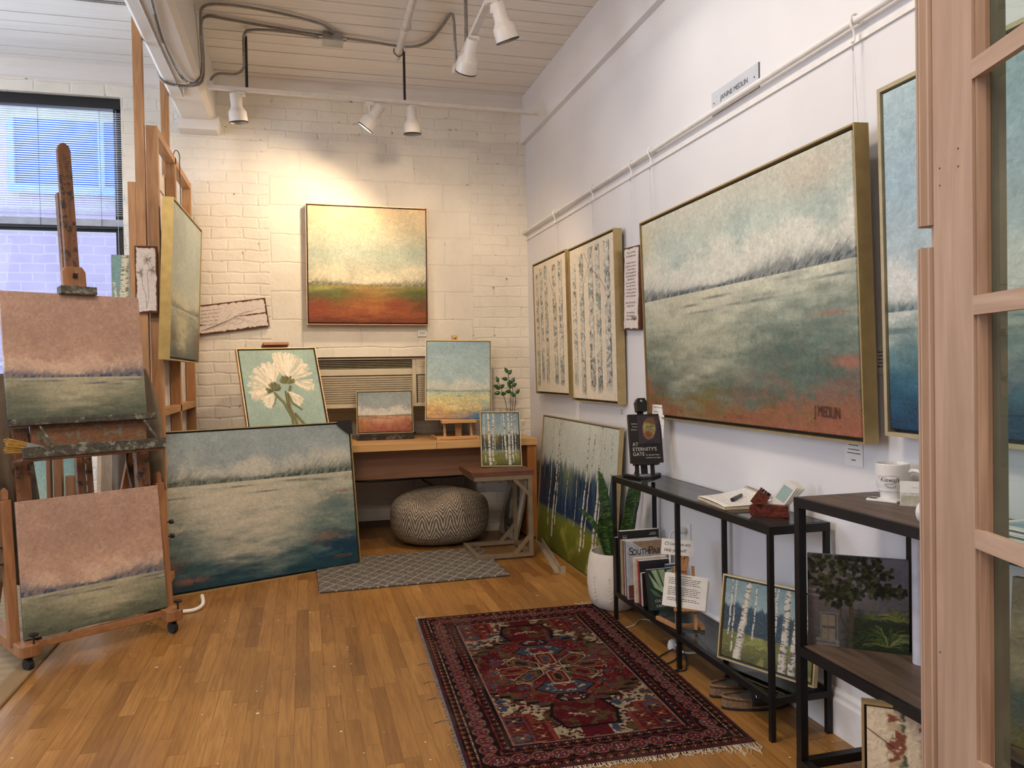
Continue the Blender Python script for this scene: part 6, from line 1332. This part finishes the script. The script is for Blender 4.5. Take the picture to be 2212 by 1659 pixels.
# ---------------------------------------------------------------- track lights
WARM = (1.0, 0.745, 0.50); COOLW = (1.0, 0.96, 0.92)
TRK = plain('white track', (206, 200, 192), 0.45, 0, 0.03); CAN = plain('white lamp can', (214, 208, 200), 0.35, 0, 0.02); GALV = plain('galvanised conduit', (140, 136, 130), 0.35, 0.7, 0.08)
t1 = root('lighting_track', 'long white lighting track hung in front of the brick wall', 'lighting track', (0.5, 5.15, 3.0))
MB().bar((-0.524, 5.13, 3.0), (1.605, 5.18, 3.0), 0.034, 0.022).build('track_bar', TRK, t1)
for x, y in ((-0.30, 5.135), (0.681, 5.158)): MB().tube([(x, y, 3.01), (x, y, ZC)], 0.0085, 10).build('hanging_rod', BLK, t1)
MB().box(-0.53, -0.49, 5.115, 5.15, 3.01, 3.035).build('end_feed', TRK, t1)
t2 = root('lighting_track', 'white lighting track running from the room towards the right wall lamps', 'lighting track', (0.89, 3.0, 3.0))
MB().bar((0.905, 4.50, 3.0), (0.86, 1.0, 3.0), 0.034, 0.026).build('track_bar', TRK, t2); MB().bar((0.905, 4.55, 2.995), (0.905, 4.49, 2.995), 0.045, 0.045).build('end_feed', TRK, t2)
MB().tube([(0.905, 4.24, 3.01), (0.905, 4.24, ZC)], 0.010, 8).build('hanging_rod', GALV, t2); MB().tube([(0.875, 1.6, 3.01), (0.875, 1.6, ZC)], 0.010, 8).build('hanging_rod', GALV, t2)
def head(label, P, d, on=None, power=0, size=75, col=WARM, sc=1.0, stem=(0, 0, -1), blend=0.6, side=(0.03, 0, 0)):
    P = Vector(P); d = Vector(d).normalized(); r = root('track_lamp', label, 'lamp', tuple(P), group='lamp heads on the lighting tracks')
    S = Vector(stem) * 0.075 * sc; J = P + S
    MB().bar(P + Vector((0, 0, -0.008)), P + Vector((0, 0, -0.032 * sc)), 0.032 * sc, 0.05 * sc, up=(1, 0, 0)).build('adapter', CAN, r)
    MB().tube([P + Vector((0, 0, -0.03)), J], 0.007 * sc, 8).build('arm', CAN, r)
    B = J + Vector(side) * sc - d * 0.055 * sc
    MB().lathe([(0.0, 0.0), (0.030, 0.0), (0.033, 0.004), (0.034, 0.075), (0.037, 0.088), (0.052, 0.108), (0.054, 0.115), (0.056, 0.175), (0.053, 0.175), (0.050, 0.13), (0.0, 0.12)], B, d, 32, caps=False).build('can', CAN, r)
    MB().lathe([(0.0565, 0.170), (0.0575, 0.176), (0.0525, 0.177)], B, d, 32, caps=False).build('rim', BLK, r)
    lens = emis('lit lens ' + label[:12], (255, 244, 224) if col == WARM else (255, 253, 250), 14) if on else plain('dark lens', (60, 58, 54), 0.3)
    MB().lathe([(0.0, 0.158), (0.0515, 0.158)], B, d, 32, caps=False).build('lens', lens, r)
    if on:
        l = bpy.data.lights.new('spot', 'SPOT'); l.energy = power; l.spot_size = rad(size); l.spot_blend = blend; l.color = col; l.shadow_soft_size = 0.045
        o = bpy.data.objects.new('spot', l); COL.objects.link(o); pos = B + d * 0.185; o.location = pos - P; o.rotation_euler = d.to_track_quat('-Z', 'Y').to_euler(); o.parent = r
head('left lamp on the far track, above the peonies painting, pointing straight down', (-0.335, 5.137, 2.995), (0.10, 0.14, -1), False, side=(-0.03, 0, 0))
head('glowing lamp on the far track, tilted towards the left', (0.452, 5.155, 2.995), (-0.62, 0.22, -0.85), True, 46, 145, WARM, side=(0.04, 0, 0))
head('right lamp on the far track, pointing down beside the glowing one', (0.735, 5.162, 2.995), (0.03, 0.10, -1), False, side=(-0.01, 0, 0))
head('cream lit lamp on the near track, lowest and closest to the track end', (0.90, 4.02, 2.985), (-0.10, 0.62, -0.74), True, 56, 115, WARM, sc=1.0, side=(-0.02, 0, 0))
head('grey lamp on the near track, right of the cream one', (0.893, 3.60, 2.985), (0.40, 0.25, -1), False, 24, 130, COOLW, side=(0.04, 0.0, 0), blend=0.9)
head('bright white lamp cut by the top edge of the picture', (0.885, 3.05, 2.985), (0.75, 0.10, -0.80), True, 6, 150, COOLW, side=(0.04, 0, 0), blend=1.0)
head('lamp further along the near track, above the door side', (0.875, 2.1, 2.985), (0.75, 0.10, -0.65), True, 4, 150, COOLW, blend=0.9)  # out-of-view lamp head added to brighten the right wall
# flexible conduits, junction box and white pipe on the ceiling
def conduit(label, pts, r=0.0092, name='flexible_conduit'): return MB().tube(pts, r, 8, smooth=8, rib=0.009).build(name, GALV, label=label, cat='conduit', group=None)
cz = 3.312
conduit('ribbed steel conduit looping under the beam and up to the junction box', [(-0.79, 5.0, 3.06), (-0.77, 5.02, 2.985), (-0.70, 5.03, 2.964), (-0.60, 5.02, 2.964), (-0.545, 5.0, 2.99), (-0.53, 4.96, 3.10), (-0.525, 4.82, 3.27), (-0.49, 4.72, cz), (-0.35, 4.68, cz), (-0.1, 4.72, cz), (0.12, 4.80, cz), (0.20, 4.88, cz), (0.215, 4.92, cz)])
conduit('second ribbed steel conduit bending beside the beam towards the junction box', [(-0.62, 3.6, 2.964), (-0.665, 4.4, 2.964), (-0.64, 4.90, 2.962), (-0.575, 4.985, 2.972), (-0.535, 4.94, 3.05), (-0.530, 4.86, 3.24), (-0.50, 4.86, cz), (-0.38, 4.87, cz), (-0.1, 4.93, cz), (0.12, 4.97, cz), (0.155, 4.975, cz)])
conduit('ribbed steel conduit dropping beside the black rod to the far track', [(0.155, 4.995, cz - 0.004), (-0.05, 4.97, cz), (-0.24, 4.98, cz), (-0.302, 5.04, cz - 0.01), (-0.312, 5.115, 3.20), (-0.315, 5.115, 3.13), (-0.36, 5.12, 3.09), (-0.46, 5.125, 3.085), (-0.50, 5.13, 3.06), (-0.51, 5.13, 3.035)])
conduit('ribbed steel conduit from the junction box dropping to the near track', [(0.28, 4.985, cz), (0.45, 5.0, cz), (0.68, 5.03, cz), (0.80, 4.93, cz), (0.85, 4.70, cz), (0.872, 4.52, cz), (0.885, 4.49, 3.27), (0.893, 4.50, 3.15), (0.902, 4.515, 3.01)])
jb = root('junction_box', 'grey steel junction box on the ceiling boards', 'junction box', (0.218, 4.98, 3.29))
MB().box(0.160, 0.278, 4.93, 5.03, 3.278, ZC - 0.002).build('box', GALV, jb, bevel=0.003); MB().box(0.155, 0.283, 4.925, 5.035, 3.270, 3.278).build('cover', STEEL, jb)
for x, y in ((0.148, 4.98), (0.290, 4.985)): MB().lathe([(0.015, -0.012), (0.015, 0.012)], (x, y, 3.305), (1, 0, 0), 12).build('connector', STEEL, jb)
MB().tube([(-0.70, 2.0, 2.974), (-0.692, 5.02, 2.974), (-0.66, 5.10, 2.97)], 0.005, 6, smooth=4).build('beam_wire', plain('white wire', (200, 196, 190), 0.5), label='thin painted wire running along the underside of the ceiling beam', cat='wire')
wp = root('sprinkler_pipe', 'white painted pipe hanging from a hook below the ceiling boards', 'pipe', (0.62, 4.0, 3.2))
MB().tube([(0.60, 1.5, 3.255), (0.625, 5.06, 3.255)], 0.021, 14).build('pipe', TRK, wp)
for y in (4.98, 4.62): MB().tube([(0.645, y, 3.325), (0.652, y, 3.25), (0.622, y, 3.226), (0.596, y, 3.25), (0.596, y, 3.275)], 0.004, 6, smooth=5).build('hook', plain('rusty hook', (112, 78, 56), 0.6, 0.3) if y > 4.9 else TRK, wp)
conduit('ribbed steel conduit crossing the pale ceiling left of the beam', [(-2.4, 4.70, cz), (-1.9, 4.72, cz), (-1.3, 4.78, cz), (-0.79, 4.80, cz)])

# ---------------------------------------------------------------- glazed door leaf at the right edge
DM = Matrix(((-0.287, 0.958, 0, 0.921), (-0.958, -0.287, 0, 1.0), (0, 0, 1, 0), (0, 0, 0, 1)))
WD = wood('whitewashed door timber', (158, 132, 112), (178, 152, 132), 'z', 0.8, 0.5); WDX = wood('whitewashed muntin', (162, 136, 116), (188, 164, 144), 'x', 0.8, 0.5); WDD = wood('brown glazing bead', (132, 102, 80), (166, 136, 110), 'z', 1.0, 0.5)
dr = root('door_1', 'x', 'x', M=DM, kind='structure')
for k_ in ('label', 'category'): del dr[k_]
Lw, Hd = 0.82, 2.42
MB(DM).box(0.036, 0.14, 0, 0.042, 0, Hd).build('stile', WD, dr); MB(DM).box(Lw - 0.12, Lw, 0, 0.042, 0, Hd).build('stile', WD, dr)
MB(DM).box(0.14, Lw - 0.12, 0, 0.042, 0, 0.24).box(0.14, Lw - 0.12, 0, 0.042, 2.262, Hd).build('rail', WDX, dr)
for z0, z1 in ((0.0, 1.404), (1.437, Hd)):
    MB(DM).prism([(0.002, 0.004), (0.002, -0.004), (0.006, -0.010), (0.012, -0.010), (0.013, -0.006), (0.016, -0.006), (0.018, -0.012), (0.023, -0.012), (0.025, -0.004), (0.029, -0.003), (0.030, 0.003), (0.036, 0.003), (0.036, 0.02), (0.002, 0.02)], z0, z1, 'xy').build('astragal', WD, dr)
MB(DM).box(0.018, 0.036, 0.006, 0.030, 1.404, 1.437).build('strike_notch', WD, dr); MB(DM).box(0.006, 0.036, 0.020, 0.042, 0, Hd).build('edge_strip', WD, dr)
for z in (0.672, 0.990, 1.308, 1.626, 1.944):
    MB(DM).prism([(0.0, z - 0.013), (0.0, z + 0.013), (0.010, z + 0.013), (0.018, z + 0.007), (0.018, z - 0.007), (0.010, z - 0.013)], 0.14, Lw - 0.12, 'yz').build('muntin', WDX, dr)
for w0 in (0.14, Lw - 0.132): MB(DM).prism([(w0, 0.004), (w0 + 0.006, 0.004), (w0 + 0.012, 0.012), (w0 + 0.012, 0.018), (w0, 0.018)], 0.24, 2.262, 'xy').build('glazing_bead', WDD, dr)
MB(DM).box(0.14, 0.146, 0.022, 0.042, 0.24, 2.262).build('back_bead', plain('grey bead', (128, 118, 104), 0.6), dr)
MB(DM).box(0.14, Lw - 0.12, 0.018, 0.021, 0.24, 2.262).build('pane', GL, dr)
mb = MB(DM)
for w, z in ((0.055, 1.515), (0.055, 1.49), (0.105, 1.53), (0.105, 1.505), (0.045, 0.80)): mb.lathe([(0.0, 0.0), (0.0016, 0.0)], (w, -0.0004, z), (0, -1, 0), 8, caps=False)
mb.build('nail_holes', DKM, dr)
